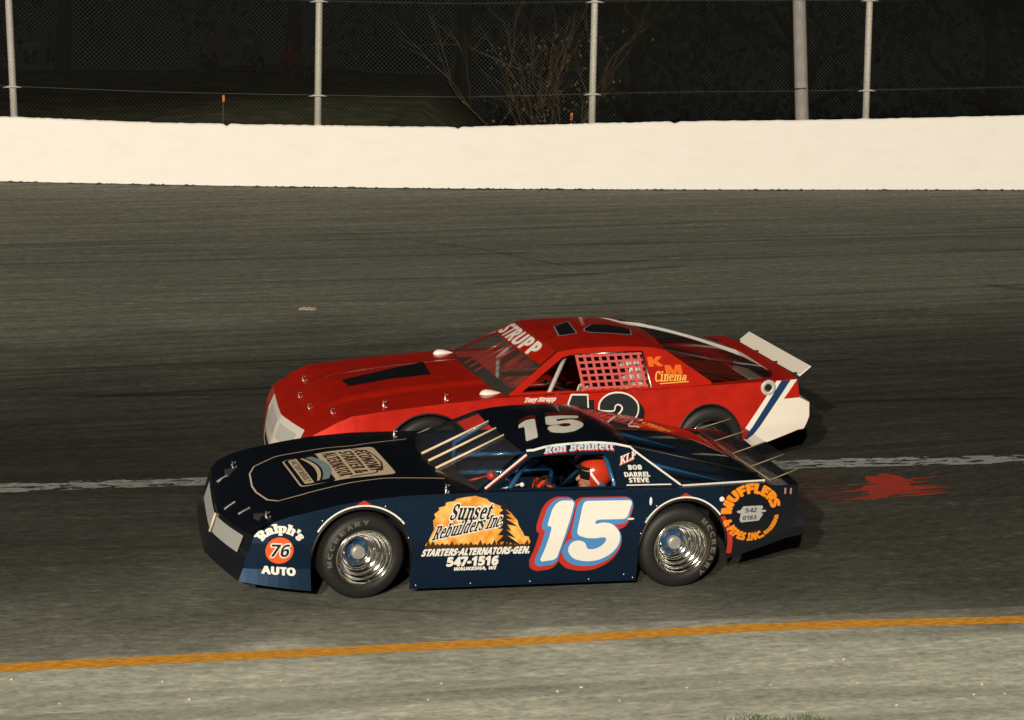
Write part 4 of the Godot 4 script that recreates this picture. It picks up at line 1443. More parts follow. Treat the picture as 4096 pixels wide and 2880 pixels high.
func line_strip(called: String, m: Material, px: Array, width: float, lift: float):
	var pts := []
	for q in px:
		pts.append(track_sc(meet(q[0], q[1], gy)))
	var slope: float = (pts[-1].y - pts[0].y) / (pts[-1].x - pts[0].x)
	var st := begin()
	var prev := []
	var s := -4.9
	while s < 26.5:
		var c := 0.0
		if s < pts[0].x:
			c = pts[0].y + (pts[1].y - pts[0].y) / (pts[1].x - pts[0].x) * (s - pts[0].x)
		elif s > pts[-1].x:
			c = pts[-1].y + slope * (s - pts[-1].x)
		else:
			for i in pts.size() - 1:
				if s <= pts[i + 1].x:
					c = lerpf(pts[i].y, pts[i + 1].y, (s - pts[i].x) / (pts[i + 1].x - pts[i].x))
					break
		var cur := [track_pt(s, c - width * 0.5, lift), track_pt(s, c + width * 0.5, lift), (s + 5.0) / 32.0]
		if prev:
			for t in [[prev[0], prev[2], 0.0], [prev[1], prev[2], 1.0], [cur[1], cur[2], 1.0], [prev[0], prev[2], 0.0], [cur[1], cur[2], 1.0], [cur[0], cur[2], 0.0]]:
				st.set_uv(Vector2(t[1], t[2]))
				st.add_vertex(t[0])
		prev = cur
		s += 0.35
	structure(st, called, m)

func build_setting():
	# the banked track
	var st := begin()
	var ns := 40
	var nc := 60
	for i in ns:
		for j in nc:
			var uv := []
			for q in [[0, 0], [0, 1], [1, 1], [1, 0]]:
				uv.append(Vector2(float(i + q[0]) / ns, float(j + q[1]) / nc))
			for q in [0, 1, 2, 0, 2, 3]:
				st.set_uv(uv[q])
				st.add_vertex(track_pt(-5.0 + uv[q].x * 32.0, 12.0 + uv[q].y * 26.0))
	structure(st, "race_track", asphalt())
	line_strip("yellow_line", worn_paint(lin(0.66, 0.3, 0.025), 0.7, 5), [[0, 668.5], [223, 657.5], [380, 649.5], [512, 642.5], [735, 629], [880, 623.5], [1023, 620.3]], 0.16, 0.005)
	line_strip("white_line", worn_paint(lin(0.24, 0.25, 0.24), 0.2, 8), [[0, 488.5], [210, 481.5], [804, 464], [1023, 459.5]], 0.28, 0.005)
	# the wide ground all round, a little under the track
	st = begin()
	var xs := cuts(-260, -24, 40) + cuts(-20, 20, 4) + cuts(24, 264, 40)
	var zz := cuts(-420, -60, 40) + cuts(-44, 0, 4) + cuts(10, 130, 40)
	for i in xs.size() - 1:
		for j in zz.size() - 1:
			var f := func(x, z): return Vector3(x, gy(x, z) - (0.45 if z < -9.0 else 0.12), z)
			quad(st, f.call(xs[i], zz[j]), f.call(xs[i], zz[j + 1]), f.call(xs[i + 1], zz[j + 1]), f.call(xs[i + 1], zz[j]))
	structure(st, "ground", M.grass_ground)
	# bank behind the wall
	st = begin()
	for i in 60:
		for j in 50:
			var f := func(a, b):
				var x: float = -60.0 + a * 2.0
				var z: float = -37.0 - b * 1.2 - maxf(0.0, x) * 0.22
				return Vector3(x, hill_y(x, z), z)
			quad(st, f.call(i, j), f.call(i + 1, j), f.call(i + 1, j + 1), f.call(i, j + 1))
	structure(st, "hill", M.hill)

func wall_and_fence():
	var px := [[-160, 178.5, 111.0], [0, 181.2, 116.2], [76, 182.8, 119.2], [152, 184.3, 122.0], [235, 185.8, 123.8], [317, 186.8, 125.0], [390, 187.8, 126.2], [462, 188.5, 126.8], [530, 188.9, 125.0], [589, 189.1, 123.2], [675, 189.4, 121.2], [804, 189.5, 119.7], [920, 189.6, 117.6], [1023, 189.7, 115.1], [1180, 190.0, 111.0]]
	var base := []
	var top := []
	for q in px:
		var p := meet(q[0], q[1], gy)
		base.append(p)
		top.append(CAM_H + (360.0 - q[2]) / FOCAL * -p.z)
	var at := func(f: float) -> Array:
		var i := clampi(int(floor(f)), 0, base.size() - 2)
		var t: float = f - i
		return [base[i].lerp(base[i + 1], t), lerpf(top[i], top[i + 1], t)]
	var wall := begin()
	var n := 280
	var last := []
	for k in n + 1:
		var r: Array = at.call(float(k) / n * (base.size() - 1))
		var p: Vector3 = r[0]
		var ty: float = r[1] + rng.randf_range(-0.006, 0.006)
		if k % 61 == 17:
			ty -= 0.03
		var nx: Array = at.call(min(float(k) / n * (base.size() - 1) + 0.2, base.size() - 1.0))
		var pv: Array = at.call(max(float(k) / n * (base.size() - 1) - 0.2, 0.0))
		var d: Vector3 = nx[0] - pv[0]
		d.y = 0
		d = d.normalized()
		var nrm := Vector3(d.z, 0, -d.x)
		var lowy := p.y - 0.25
		var cur := [Vector3(p.x, lowy, p.z), Vector3(p.x, ty - 0.025, p.z), Vector3(p.x, ty, p.z) + nrm * 0.025, Vector3(p.x, ty, p.z) + nrm * 0.26, Vector3(p.x, ty - 0.025, p.z) + nrm * 0.285, Vector3(p.x, lowy, p.z) + nrm * 0.285]
		if last:
			for i in 5:
				wall.set_smooth_group(i + 1)
				quad(wall, last[i], last[i + 1], cur[i + 1], cur[i])
		last = cur
	var wl := put(wall, "retaining_wall", M.wall)
	tag(wl, "long white painted concrete wall along the outer edge of the track", "wall")
	# crumbled asphalt along the foot of the wall
	var cr := begin(false)
	for k in 240:
		var r: Array = at.call(0.2 + float(k) / 240 * (base.size() - 1.4))
		var p: Vector3 = r[0] + Vector3(0, -0.02, 0.02 + rng.randf() * 0.05)
		var s := rng.randf_range(0.01, 0.034)
		var w := s * rng.randf_range(1.5, 4.0)
		var a := p + Vector3(-w, 0, 0)
		var b := p + Vector3(w, 0, 0)
		var c := p + Vector3(rng.randf_range(-0.5, 0.5) * w, s, -0.01)
		var e := p + Vector3(0, 0, 0.1)
		tri(cr, a, c, e)
		tri(cr, c, b, e)
		tri(cr, a, b, c)
	var cro := put(cr, "asphalt_crumbs", M.crumb)
	tag(cro, "ragged asphalt crumbs along the foot of the white wall", "rubble")
	cro.set_meta("kind", "stuff")
	# catch fence on the wall
	var fence := thing("catch_fence", "tall chain-link fence on white posts standing on the concrete wall", "fence")
	var find := func(u: float) -> float:
		for i in px.size() - 1:
			if u <= px[i + 1][0]:
				return i + (u - px[i][0]) / float(px[i + 1][0] - px[i][0])
		return px.size() - 1.0
	for q in [[-135.0, -140.0], [12.5, 6.8], [317.0, 318.5], [592.0, 595.0], [866.5, 870.5], [1140.0, 1142.0]]:
		var r: Array = at.call(find.call(q[0]))
		var b := Vector3(r[0].x, r[1] - 0.02, r[0].z - 0.13)
		var lean: float = (q[1] - q[0]) / 120.0
		var t := b + Vector3(lean * 3.4, 3.4, 0)
		st_tube(fence, "post", [b, b.lerp(t, 0.33), b.lerp(t, 0.66), t], 0.058, M.post, 14)
		var plate := begin(false)
		box(plate, b + Vector3(-0.12, -0.01, -0.1), b + Vector3(0.12, 0.015, 0.1), Transform3D.IDENTITY, 0.005)
		put(plate, "post_foot", M.post, fence)
		for h in [0.5, 2.05]:
			var m := b.lerp(t, h / 3.4)
			st_tube(fence, "cable_clamp", [m + Vector3(-0.15, 0.0, 0.05), m + Vector3(-0.06, 0.012, 0.068), m + Vector3(0.06, 0.012, 0.068), m + Vector3(0.15, 0.0, 0.05)], [0.007, 0.017, 0.017, 0.007], M.post, 6)
	for h in [0.5, 2.05, 3.3]:
		var pts := []
		for k in 41:
			var r: Array = at.call(0.02 + k / 40.0 * (base.size() - 1.04))
			pts.append(Vector3(r[0].x, r[1] + h, r[0].z - 0.065))
		st_tube(fence, "cable", pts, 0.0028, M.wire, 5)
	var mesh := begin()
	var along := []
	for k in 61:
		var r: Array = at.call(k / 60.0 * (base.size() - 1.0))
		along.append(Vector3(r[0].x, r[1], r[0].z - 0.07))
	var lens := [0.0]
	for k in 60:
		lens.append(lens[-1] + Vector2(along[k].x - along[k + 1].x, along[k].z - along[k + 1].z).length())
	var pos := func(s: float, h: float) -> Vector3:
		for k in 60:
			if s <= lens[k + 1]:
				return along[k].lerp(along[k + 1], (s - lens[k]) / (lens[k + 1] - lens[k])) + Vector3(0, h, 0)
		return along[60] + Vector3(0, h, 0)
	var s := -3.3
	while s < lens[-1]:
		for dr in [1.0, -1.0]:
			var q := []
			for k in 5:
				var h: float = 0.03 + k * 0.81
				var ss: float = s + (h if dr > 0 else 3.3 - h)
				if ss >= 0.0 and ss <= lens[-1]:
					q.append(pos.call(ss, h) + Vector3(0, 0, dr * 0.002))
			if q.size() > 1:
				tube(mesh, q, 0.0014, 3)
		s += 0.072
	var mo := put(mesh, "chain_link_mesh", M.wire, fence)
	mo.set_meta("kind", "stuff")
	# stout pole behind the wall
	var pp: Array = at.call(find.call(803.0))
	var pb := Vector3((803.5 - 512.0) / FOCAL * 40.0, 0, -40.0)
	pb.y = hill_y(pb.x, pb.z) - 0.2
	var pole := thing("utility_pole", "stout pale grey pole behind the wall, thicker than the fence posts beside it", "pole", Transform3D(Basis.IDENTITY, pb))
	st_tube(pole, "shaft", [Vector3(0.02, 0, 0), Vector3(-0.03, 2.0, 0), Vector3(-0.1, 5.0, 0), Vector3(-0.2, 9.0, 0)], [0.128, 0.124, 0.118, 0.1], M.pole, 18)
	var band := begin()
	var by := (360.0 - 90.0) / FOCAL * 40.0 + CAM_H - pb.y
	tube(band, [Vector3(-0.045, by, 0), Vector3(-0.046, by + 0.025, 0)], 0.127, 18)
	put(band, "band", M.black, pole)

func st_tube(parent: Node, called: String, pts: Array, r, m: Material, sides := 10):
	var st := begin()
	tube(st, pts, r, sides)
	put(st, called, m, parent)

# ---------------------------------------------------------------- plants
func leaf_tree(label: String, at: Vector3, h: float, w: float, dens: int, m: Material, group: String):
	var t := thing("tree", label, "tree", Transform3D(Basis.IDENTITY, at), group)
	st_tube(t, "trunk", [Vector3.ZERO, Vector3(0.1, h * 0.3, 0), Vector3(-0.05, h * 0.6, 0.1), Vector3(0, h * 0.9, 0)], [h * 0.028, h * 0.021, h * 0.014, h * 0.004], M.bark, 8)
	for k in 6:
		var a := rng.randf() * TAU
		var y := h * rng.randf_range(0.25, 0.65)
		st_tube(t, "limb", [Vector3(0, y, 0), Vector3(cos(a) * w * 0.25, y + h * 0.1, sin(a) * w * 0.25), Vector3(cos(a) * w * 0.45, y + h * 0.22, sin(a) * w * 0.45)], [h * 0.012, h * 0.008, h * 0.003], M.bark, 6)
	var st := begin(false)
	var clumps := []
	for k in 26:
		var a := rng.randf() * TAU
		var y := rng.randf_range(0.2, 1.0)
		var rr: float = w * 0.5 * sqrt(rng.randf()) * (0.4 + 0.8 * sin(y * PI * 0.9))
		clumps.append([Vector3(cos(a) * rr, h * y, sin(a) * rr), rng.randf_range(0.1, 0.2) * w])
	for i in dens:
		var c: Array = clumps[rng.randi() % clumps.size()]
		var d: Vector3 = Vector3(rng.randfn(), rng.randfn() * 0.7, rng.randfn()) * c[1] * 0.7
		var p: Vector3 = c[0] + d
		var n := Vector3(rng.randfn(), rng.randfn(), rng.randfn()).normalized()
		var e := n.cross(Vector3.UP).normalized() * rng.randf_range(0.06, 0.15)
		var g := n.cross(e).normalized() * rng.randf_range(0.1, 0.2)
		quad(st, p - e, p - g, p + e, p + g)
	put(st, "crown", m, t)

func branch(st: SurfaceTool, p: Vector3, d: Vector3, l: float, r: float, depth: int):
	var pts := [p]
	var rr := [r]
	var q := p
	var dd := d
	for k in 4:
		dd = (dd + Vector3(rng.randfn(), rng.randfn() * 0.5 + 0.1, rng.randfn()) * 0.13).normalized()
		q += dd * l / 4.0
		pts.append(q)
		rr.append(r * (1.0 - 0.17 * (k + 1)))
		if depth > 0 and k > 0:
			for i in (2 if rng.randf() > 0.4 else 1):
				var sd := (dd + Vector3(rng.randfn(), rng.randfn() * 0.4 + 0.25, rng.randfn()) * 0.55).normalized()
				branch(st, q, sd, l * rng.randf_range(0.4, 0.62), r * 0.55, depth - 1)
	tube(st, pts, rr, 5)

func bare_shrub(u: float, hgt: float, label: String):
	var z := -39.0
	var b := Vector3((u - 512.0) / FOCAL * 39.0, 0, z)
	b.y = hill_y(b.x, b.z) - 0.05
	var t := thing("bare_shrub", label, "shrub", Transform3D(Basis.IDENTITY, b))
	for k in 9:
		var a := (k - 4) * 0.085 + rng.randfn() * 0.03
		var st := begin()
		branch(st, Vector3(k * 0.09 - 0.36, 0, rng.randfn() * 0.12), Vector3(a, 1.0, rng.randfn() * 0.1).normalized(), hgt * rng.randf_range(0.7, 1.0), 0.019, 2)
		put(st, "stem", M.twig, t)
	var lv := begin(false)
	for k in 420:
		var p := Vector3(rng.randfn() * 0.62, rng.randf_range(0.7, hgt * 1.1), rng.randfn() * 0.3)
		var n := Vector3(rng.randfn(), rng.randfn(), rng.randfn()).normalized()
		var e := n.cross(Vector3.UP).normalized() * rng.randf_range(0.012, 0.03)
		var g := n.cross(e).normalized() * rng.randf_range(0.02, 0.04)
		quad(lv, p - e, p - g, p + e, p + g)
	put(lv, "leaves", M.dry_leaf, t)

func tuft(label: String, at: Vector3, n: int, spread: float, h: float):
	var st := begin(false)
	for i in n:
		var a := rng.randf() * TAU
		var r := spread * sqrt(rng.randf())
		var x := cos(a) * r * 1.7
		var z := sin(a) * r * 0.8
		var p := Vector3(x, gy(at.x + x, at.z + z) - at.y - 0.02, z)
		var hh := h * rng.randf_range(0.45, 1.0) * (1.0 - 0.5 * r / spread)
		var d := Vector3(rng.randfn() * 0.3, 1.0, rng.randfn() * 0.3).normalized()
		var e := Vector3(cos(a + 1.0), 0, sin(a + 1.0)) * rng.randf_range(0.004, 0.008)
		var m := p + d * hh * 0.6
		var tp := m + (d + Vector3(rng.randfn(), -0.1, rng.randfn()) * 0.4).normalized() * hh * 0.45
		quad(st, p - e, p + e, m + e * 0.7, m - e * 0.7)
		tri(st, m - e * 0.7, m + e * 0.7, tp)
	var o := put(st, numbered("grass_tuft"), M.grass)
	o.position = at
	tag(o, label, "grass")

# ---------------------------------------------------------------- floodlights
const MAST_X := [-29.0, -12.0]
const MAST_Z := 108.0
const LAMP_Y := 23.0
const FLOOD_ENERGY := 13200.0

# a tall mast with two rows of shuttered lamps, their beam cut off just over the catch fence
func floodlight_mast(x: float):
	var base := Vector3(x, gy(x, MAST_Z) - 0.15, MAST_Z)
	var top: float = CAM_H + LAMP_Y - base.y
	var t := thing("floodlight_mast", "tall steel floodlight mast with two rows of lit lamps across the infield", "floodlight", Transform3D(Basis.IDENTITY, base), "floodlight masts across the infield")
	st_tube(t, "mast", [Vector3.ZERO, Vector3(0, top * 0.5, 0), Vector3(0, top + 0.9, 0)], [0.32, 0.24, 0.14], M.mast_steel, 14)
	for h in [-0.5, 0.5]:
		st_tube(t, "crossarm", [Vector3(-2.0, top + h, -0.22), Vector3(2.0, top + h, -0.22)], 0.06, M.mast_steel, 8)
		for k in 4:
			var st := begin(false)
			var xf := Transform3D(Basis(Vector3.RIGHT, -0.18), Vector3(-1.6 + k * 1.066, top + h, -0.45))
			box(st, Vector3(-0.34, -0.3, -0.16), Vector3(0.34, 0.3, 0.14), xf, 0.03)
			box(st, Vector3(-0.36, 0.3, -0.5), Vector3(0.36, 0.33, 0.1), xf, 0.005)
			var head := put(st, "lamp_head", M.mast_steel, t)
			st = begin(false)
			box(st, Vector3(-0.29, -0.25, -0.175), Vector3(0.29, 0.25, -0.165), xf)
			put(st, "lens", M.lamp_glow, head)
	var lamp := SpotLight3D.new()
	lamp.name = "flood_beam"
	lamp.light_energy = FLOOD_ENERGY
	lamp.light_color = Color(1.0, 0.95, 0.87)
	lamp.light_size = 1.2
	lamp.spot_range = 400.0
	lamp.spot_attenuation = 2.0
	lamp.spot_angle = 15.0
	lamp.spot_angle_attenuation = 0.06
	lamp.shadow_enabled = true
	t.add_child(lamp)
	lamp.position = Vector3(0, top, -1.4)
	var from := base + lamp.position
	var cut := Vector3(0.5, CAM_H + 8.6, -36.5) - from
	var flat := Vector2(cut.x, cut.z).length()
	var pitch := atan2(cut.y, flat) - deg_to_rad(15.0)
	var yaw := atan2(-cut.x, -cut.z)
	lamp.rotation = Vector3(pitch, yaw, 0)

# ---------------------------------------------------------------- build
func _ready():
	rng.seed = 1515
	# camera
	var cam := Camera3D.new()
	cam.name = "camera"
	add_child(cam)
	cam.position = Vector3(0, CAM_H, 0)
	cam.fov = rad_to_deg(2.0 * atan(360.0 / FOCAL))
	cam.near = 0.1
	cam.far = 1500.0
	cam.current = true
	# night sky
	var env := Environment.new()
	env.background_mode = Environment.BG_SKY
	var sky := Sky.new()
	var sm := ProceduralSkyMaterial.new()
	sm.sky_top_color = lin(0.004, 0.005, 0.006)
	sm.sky_horizon_color = lin(0.006, 0.009, 0.008)
	sm.ground_bottom_color = lin(0.004, 0.005, 0.004)
	sm.ground_horizon_color = lin(0.006, 0.009, 0.008)
	sm.sun_angle_max = 0.0
	sky.sky_material = sm
	env.sky = sky
	env.background_energy_multiplier = 0.5
	env.tonemap_mode = Environment.TONE_MAPPER_LINEAR
	env.tonemap_exposure = 1.0
	env.sdfgi_enabled = true
	env.ssao_enabled = true
	env.ssil_enabled = true
	var we := WorldEnvironment.new()
	we.name = "world_environment"
	we.environment = env
	add_child(we)
	# very dim directional light, added without a visible source; the track itself is lit by the floodlight masts across the infield
	var dim_light := DirectionalLight3D.new()
	dim_light.name = "added_dim_light"
	dim_light.light_energy = 0.004
	dim_light.light_color = Color(0.8, 0.88, 1.0)
	dim_light.light_angular_distance = 0.5
	dim_light.shadow_enabled = true
	add_child(dim_light)
	dim_light.look_at_from_position(Vector3(12, 40, 30), Vector3.ZERO, Vector3.UP)
	M["mast_steel"] = mat(lin(0.2, 0.2, 0.19), 0.5, 0.4)
	M["lamp_glow"] = mat(lin(0.8, 0.75, 0.65), 0.4)
	M.lamp_glow.emission_enabled = true
	M.lamp_glow.emission = Color(1.0, 0.95, 0.87)
	M.lamp_glow.emission_energy_multiplier = 3.0
	for x in MAST_X:
		floodlight_mast(x)
	# fonts
	var sf := SystemFont.new()
	sf.font_names = PackedStringArray(["Droid Sans"])
	sf.font_weight = 700
	font_bold = sf
	var ss := SystemFont.new()
	ss.font_names = PackedStringArray(["Droid Serif"])
	ss.font_weight = 700
	font_serif = ss
	materials()
	build_setting()
	print("setting ", Time.get_ticks_msec())
	wall_and_fence()
	print("wall ", Time.get_ticks_msec())
	M["tyre_mesh"] = tyre_mesh()
	car15()
	print("car15 ", Time.get_ticks_msec())
	car_red()
	print("red ", Time.get_ticks_msec())
	background()
	small_things()
	print("done ", Time.get_ticks_msec())

func materials():
	M["black"] = mat(lin(0.008, 0.008, 0.009), 0.5)
	M["seat"] = mat(lin(0.012, 0.012, 0.014), 0.6)
	M["rubber"] = mat(lin(0.009, 0.009, 0.008), 0.6)
	bump(M.rubber, 0.03, 1.5, 4)
	M.rubber.uv1_triplanar = true
	M.rubber.uv1_scale = Vector3.ONE * 4.0
	M["tyre_ink"] = mat(lin(0.12, 0.112, 0.092), 0.85)
	M["chrome"] = mat(lin(0.62, 0.61, 0.58), 0.13, 1.0)
	M["steel"] = mat(lin(0.5, 0.5, 0.47), 0.32, 1.0)
	M["hub"] = mat(lin(0.36, 0.36, 0.33), 0.45, 0.5)
	M["clear"] = glass(lin(0.5, 0.5, 0.5), 0.035)
	M["goggle"] = mat(lin(0.008, 0.008, 0.01), 0.12)
	M["net"] = mat(lin(0.5, 0.075, 0.07), 0.8)
	M["flesh"] = mat(Color.WHITE, 0.7)
	M.flesh.vertex_color_use_as_albedo = true
	for e in [["white", 0.72, 0.7, 0.64], ["blue", 0.06, 0.22, 0.5], ["red", 0.42, 0.025, 0.015], ["darkred", 0.1, 0.008, 0.006], ["sun", 0.72, 0.3, 0.035], ["black", 0.006, 0.006, 0.008], ["brown", 0.045, 0.022, 0.01],
		["orange", 0.68, 0.1, 0.015], ["orange2", 0.72, 0.23, 0.012], ["gold", 0.75, 0.42, 0.08], ["tangerine", 0.68, 0.12, 0.012], ["grey", 0.34, 0.35, 0.34], ["ice", 0.42, 0.58, 0.68], ["tan", 0.6, 0.47, 0.33], ["slate", 0.2, 0.26, 0.28],
		["cover", 0.4, 0.42, 0.4], ["pink", 0.4, 0.18, 0.18], ["navy", 0.008, 0.035, 0.11], ["charcoal", 0.014, 0.018, 0.019], ["brass", 0.2, 0.15, 0.09]]:
		M["p_" + e[0]] = mat(lin(e[1], e[2], e[3]), 0.42)
	# mottled sign-painter's orange
	M.p_sun.albedo_color = Color.WHITE
	M.p_sun.albedo_texture = noise_tex(0.012, [[0.25, 0.5, 0.8], [lin(0.6, 0.21, 0.02), lin(0.74, 0.34, 0.05), lin(0.8, 0.5, 0.16)]], 512, 9)
	M.p_sun.uv1_triplanar = true
	M.p_sun.uv1_scale = Vector3.ONE * 1.1
	# wall paint with faint stains
	var w := mat(Color.WHITE, 0.85)
	w.albedo_texture = noise_tex(0.008, [[0.0, 0.35, 0.75, 1.0], [lin(0.735, 0.715, 0.67), lin(0.76, 0.74, 0.7), lin(0.77, 0.752, 0.71), lin(0.785, 0.77, 0.73)]], 512, 31, 5)
	w.uv1_triplanar = true
	w.uv1_world_triplanar = true
	w.uv1_scale = Vector3(0.35, 0.8, 0.35)
	M["wall"] = w
	M["pebble"] = mat(lin(0.5, 0.46, 0.38), 0.9)
	M["crumb"] = mat(lin(0.06, 0.057, 0.048), 0.95)
	M["post"] = mat(Color.WHITE, 0.6)
	M.post.albedo_texture = noise_tex(0.03, [[0.0, 0.5, 1.0], [lin(0.3, 0.28, 0.24), lin(0.42, 0.41, 0.37), lin(0.48, 0.47, 0.43)]], 256, 6)
	M.post.uv1_triplanar = true
	M.post.uv1_scale = Vector3.ONE * 2.0
	M["pole"] = mat(Color.WHITE, 0.8)
	M.pole.albedo_texture = noise_tex(0.03, [[0.0, 0.5, 1.0], [lin(0.2, 0.19, 0.18), lin(0.29, 0.27, 0.25), lin(0.36, 0.34, 0.32)]], 256, 16)
	M.pole.uv1_triplanar = true
	M.pole.uv1_scale = Vector3(3, 0.4, 3)
	M["wire"] = mat(lin(0.11, 0.11, 0.095), 0.6)
	M["bark"] = mat(lin(0.07, 0.055, 0.04), 0.9)
	M["twig"] = mat(lin(0.06, 0.042, 0.026), 0.85)
	M["dry_leaf"] = mat(lin(0.08, 0.065, 0.03), 0.8)
	M["leaf_dark"] = mat(lin(0.03, 0.05, 0.022), 0.9)
	M["leaf_mid"] = mat(lin(0.045, 0.07, 0.03), 0.9)
	M["grass"] = mat(lin(0.075, 0.13, 0.04), 0.8)
	M["grass_ground"] = mat(Color.WHITE, 0.95)
	M.grass_ground.albedo_texture = noise_tex(0.02, [[0.2, 0.5, 0.8], [lin(0.03, 0.035, 0.015), lin(0.06, 0.07, 0.03), lin(0.1, 0.09, 0.05)]], 512, 12)
	M.grass_ground.uv1_triplanar = true
	M.grass_ground.uv1_world_triplanar = true
	M.grass_ground.uv1_scale = Vector3.ONE * 0.4
	for k in ["wire", "bark", "twig", "dry_leaf", "leaf_dark", "leaf_mid", "flesh"]:
		M[k].metallic_specular = 0.06
	M["hill"] = mat(Color.WHITE, 0.95)
	M.hill.metallic_specular = 0.06
	M.hill.albedo_texture = noise_tex(0.014, [[0.25, 0.45, 0.6, 0.8], [lin(0.04, 0.055, 0.025), lin(0.055, 0.065, 0.032), lin(0.075, 0.07, 0.045), lin(0.11, 0.1, 0.07)]], 512, 14, 5)
	M.hill.uv1_triplanar = true
	M.hill.uv1_world_triplanar = true
	M.hill.uv1_scale = Vector3(0.12, 0.3, 0.12)

func background():
	var labs := ["dense dark tree on the far bank behind the red-jacketed spectator", "dark round tree behind the pair of pale-shirted spectators"]
	var spec := [[-13.5, -66, 9.5, 7.0, 0], [-7.0, -70, 11.0, 8.0, 1], [-1.5, -66, 10.0, 6.5, 0], [3.5, -62, 11.5, 7.0, 1], [8.5, -66, 12.0, 8.0, 0], [13.5, -62, 11.0, 7.0, 1], [18.0, -66, 12.0, 8.0, 0], [-19.0, -68, 10.0, 8.0, 1]]
	for e in spec:
		var p := Vector3(e[0], hill_y(e[0], e[1]) - 0.1, e[1])
		leaf_tree("dark leafy tree standing in the night beyond the chain-link fence", p, e[2], e[3], 1500, M.leaf_dark if e[4] == 0 else M.leaf_mid, "trees in the dark behind the fence")
	bare_shrub(548.0, 2.6, "bare thin-stemmed shrub rising behind the white wall between two fence posts")
	# spectators
	var on := func(u, v): return meet(u, v, hill_y, 40.0, 80.0)
	var blk := Color(0.02, 0.015, 0.012)
	spectator(on.call(290, 82), 0.15, true, Color(0.5, 0.03, 0.02), Color(0.04, 0.06, 0.13), blk, "seated spectator in a bright red jacket near a fence post")
	spectator(on.call(318, 86), -0.3, true, Color(0.22, 0.2, 0.16), Color(0.05, 0.05, 0.07), blk, "seated spectator in a grey-brown coat half behind a fence post")
	spectator(on.call(252, 76), 0.4, true, Color(0.05, 0.1, 0.2), Color(0.05, 0.05, 0.06), Color(0.03, 0.02, 0.01), "seated spectator in a dark blue jacket on the grass bank")
	spectator(on.call(213, 72), -0.2, true, Color(0.3, 0.22, 0.2), Color(0.05, 0.05, 0.06), Color(0.04, 0.025, 0.015), "seated spectator in a dull pinkish-grey top on the grass bank")
	spectator(on.call(31, 66), 0.1, true, Color(0.7, 0.7, 0.68), Color(0.06, 0.06, 0.08), blk, "seated spectator in a pale grey-white shirt high on the bank", 1.1)
	spectator(on.call(50, 64), 0.5, true, Color(0.35, 0.36, 0.36), Color(0.06, 0.06, 0.08), blk, "seated spectator in a mid grey shirt beside one in paler clothes", 1.05)
	# orange stakes behind the wall
	for q in [[223.0, 104.0, 42.0, "orange marker stake behind the wall, out on the open bank"], [571.0, 122.0, 39.5, "orange marker stake at the foot of the bare shrub"]]:
		var p := Vector3((q[0] - 512.0) / FOCAL * q[2], 0, -q[2])
		p.y = hill_y(p.x, p.z) - 0.05
		var t := thing("marker_stake", q[3], "stake", Transform3D(Basis.IDENTITY, p))
		var topy: float = CAM_H + (360.0 - q[1] + 9.0) / FOCAL * q[2] - p.y
		st_tube(t, "stake", [Vector3(0, 0, 0), Vector3(0.01, topy, 0)], 0.016, M.bark, 6)
		var st := begin(false)
		box(st, Vector3(-0.012, topy - 0.13, -0.012), Vector3(0.035, topy, 0.018), Transform3D.IDENTITY, 0.004)
		put(st, "flag", mat(lin(0.55, 0.16, 0.02), 0.8), t)

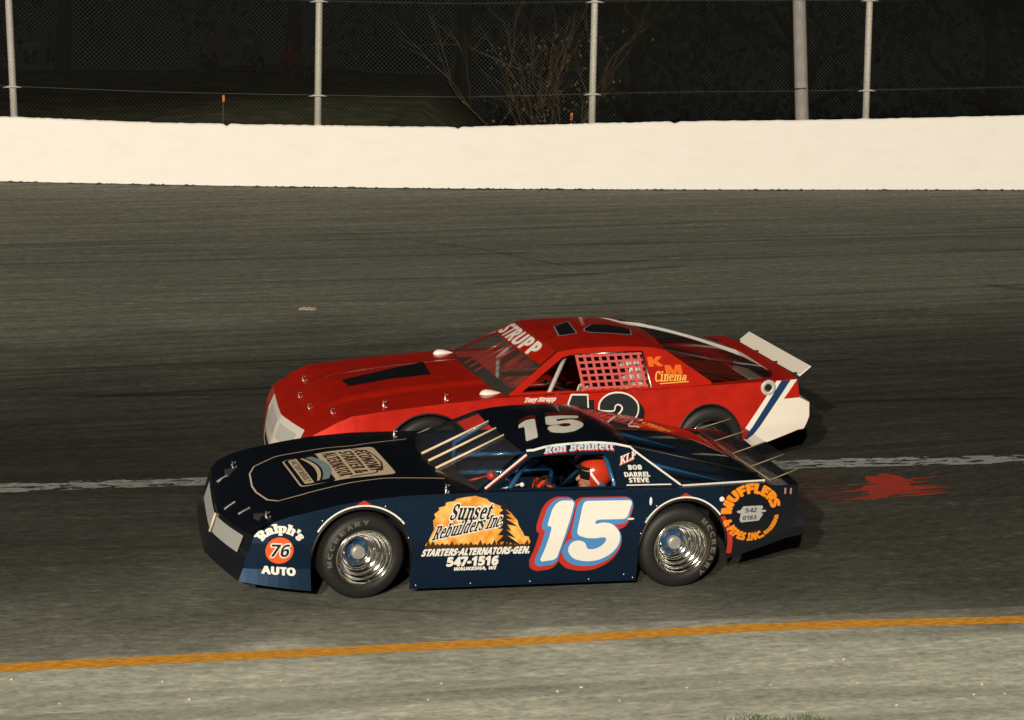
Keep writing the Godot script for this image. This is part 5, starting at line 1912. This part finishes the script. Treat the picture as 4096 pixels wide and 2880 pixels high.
func small_things():
	# red paint smear on the groove behind the cars
	var outline := PackedVector2Array()
	var raw := [[867.3, 477.5], [883.9, 474.4], [898.7, 475.7], [905.7, 481.8], [910.9, 486.2], [936.1, 487.5], [923.1, 489.2], [905.7, 490.5], [895.2, 494.0], [883.9, 498.4], [872.5, 500.1], [869.9, 493.1], [863.0, 487.9], [868.2, 483.6]]
	for i in raw.size():
		for k in 5:
			var q := Vector2(raw[i][0], raw[i][1]).lerp(Vector2(raw[(i + 1) % raw.size()][0], raw[(i + 1) % raw.size()][1]), k / 5.0)
			var w := meet(q.x + rng.randfn() * 1.4, q.y + rng.randfn() * 0.5, gy)
			outline.append(Vector2(w.x, w.z))
	var spill := Node3D.new()
	spill.name = "paint_smear"
	add_child(spill)
	tag(spill, "ragged bright red smear on the dark asphalt behind the navy car", "stain")
	var flat := func(x, z): return Vector3(x, gy(x, z) + 0.006, z)
	decal(spill, "smear", mat(lin(0.3, 0.02, 0.008), 0.8), outline, flat, 0.3)
	var thin := mat(lin(0.06, 0.018, 0.011), 0.85)
	var mid := mat(lin(0.24, 0.022, 0.009), 0.85)
	for k in 60:
		var u := rng.randf_range(806.0, 926.0)
		var v := rng.randf_range(476.0, 488.0) if u < 860.0 and rng.randf() < 0.3 else rng.randf_range(486.0, 500.0)
		if u > 880.0:
			v = rng.randf_range(476.0, 496.0)
		var pp := track_sc(meet(u, v, gy))
		var l := rng.randf_range(0.08, 0.4)
		var w := rng.randf_range(0.008, 0.026)
		var fleck := PackedVector2Array()
		for q in 10:
			var a := TAU * q / 10
			var p := track_pt(pp.x + cos(a) * l * rng.randf_range(0.6, 1.0), pp.y + sin(a) * w * rng.randf_range(0.5, 1.0))
			fleck.append(Vector2(p.x, p.z))
		decal(spill, "fleck", mid if u > 860.0 else thin, fleck, func(x, z): return Vector3(x, gy(x, z) + 0.0065 + k * 0.00005, z), 1.0)
	# crumpled scrap high on the banking
	var dp := meet(308.0, 310.0, gy)
	var ds := begin(false)
	for i in 10:
		for j in 5:
			var f := func(a, b):
				var n: float = sin(a * 2.1 + b * 1.3) * 0.5 + 0.5
				var ed: float = clampf(min(min(a, 10 - a), min(b, 5 - b)) * 0.6, 0.0, 1.0)
				return Vector3(a * 0.022 - 0.11 + 0.012 * sin(b * 3.0), 0.012 + ed * (0.008 + n * 0.02) , b * 0.03 - 0.075 + 0.01 * sin(a * 4.0))
			quad(ds, f.call(i, j), f.call(i + 1, j), f.call(i + 1, j + 1), f.call(i, j + 1))
	var scrap := put(ds, "crumpled_scrap", mat(lin(0.33, 0.28, 0.2), 0.9))
	scrap.transform = Transform3D(Basis(Vector3(1, -0.03, 0).normalized(), Vector3(0.03, 0.97, 0.237).normalized(), Vector3(0, -0.237, 0.97).normalized()), dp)
	tag(scrap, "small crumpled pale scrap lying on the banking above the red car", "litter")
	# pale pebbles on the apron
	for q in [[15, 680], [160, 682], [278, 681], [330, 683], [440, 684], [556, 692], [580, 688], [688, 688], [720, 682], [770, 685], [858, 683], [975, 695], [980, 685], [620, 701], [186, 700], [1005, 694], [425, 700], [840, 660], [900, 706], [60, 704]]:
		var p := meet(q[0] + rng.randf_range(-4, 4), q[1], gy)
		var st := begin(false)
		var r := rng.randf_range(0.005, 0.011)
		var seeds := []
		for k in 40:
			seeds.append(rng.randf_range(0.75, 1.2))
		grid(st, func(u, v):
			var th: float = u * PI
			var ph: float = v * TAU
			var kk: float = seeds[int(round(u * 4)) * 6 + int(round(v * 6)) % 6]
			return Vector3(sin(th) * cos(ph) * 1.5, cos(th) * 0.7 + 0.5, sin(th) * sin(ph)) * r * kk, 4, 6)
		var o := put(st, numbered("pebble"), M.pebble)
		o.position = p
		tag(o, "small pale pebble lying on the grey apron below the yellow line", "pebble", "pebbles on the apron")
	# grass at the inner edge
	tuft("bushy green grass clump at the inner edge of the apron", meet(757, 722, gy), 260, 0.16, 0.085)
	tuft("low green grass clump with a gap in its middle at the apron edge", meet(808, 722, gy), 230, 0.15, 0.08)
	tuft("thin short grass sprig at the apron edge, apart from the bushy clumps", meet(965, 725, gy), 120, 0.2, 0.05)
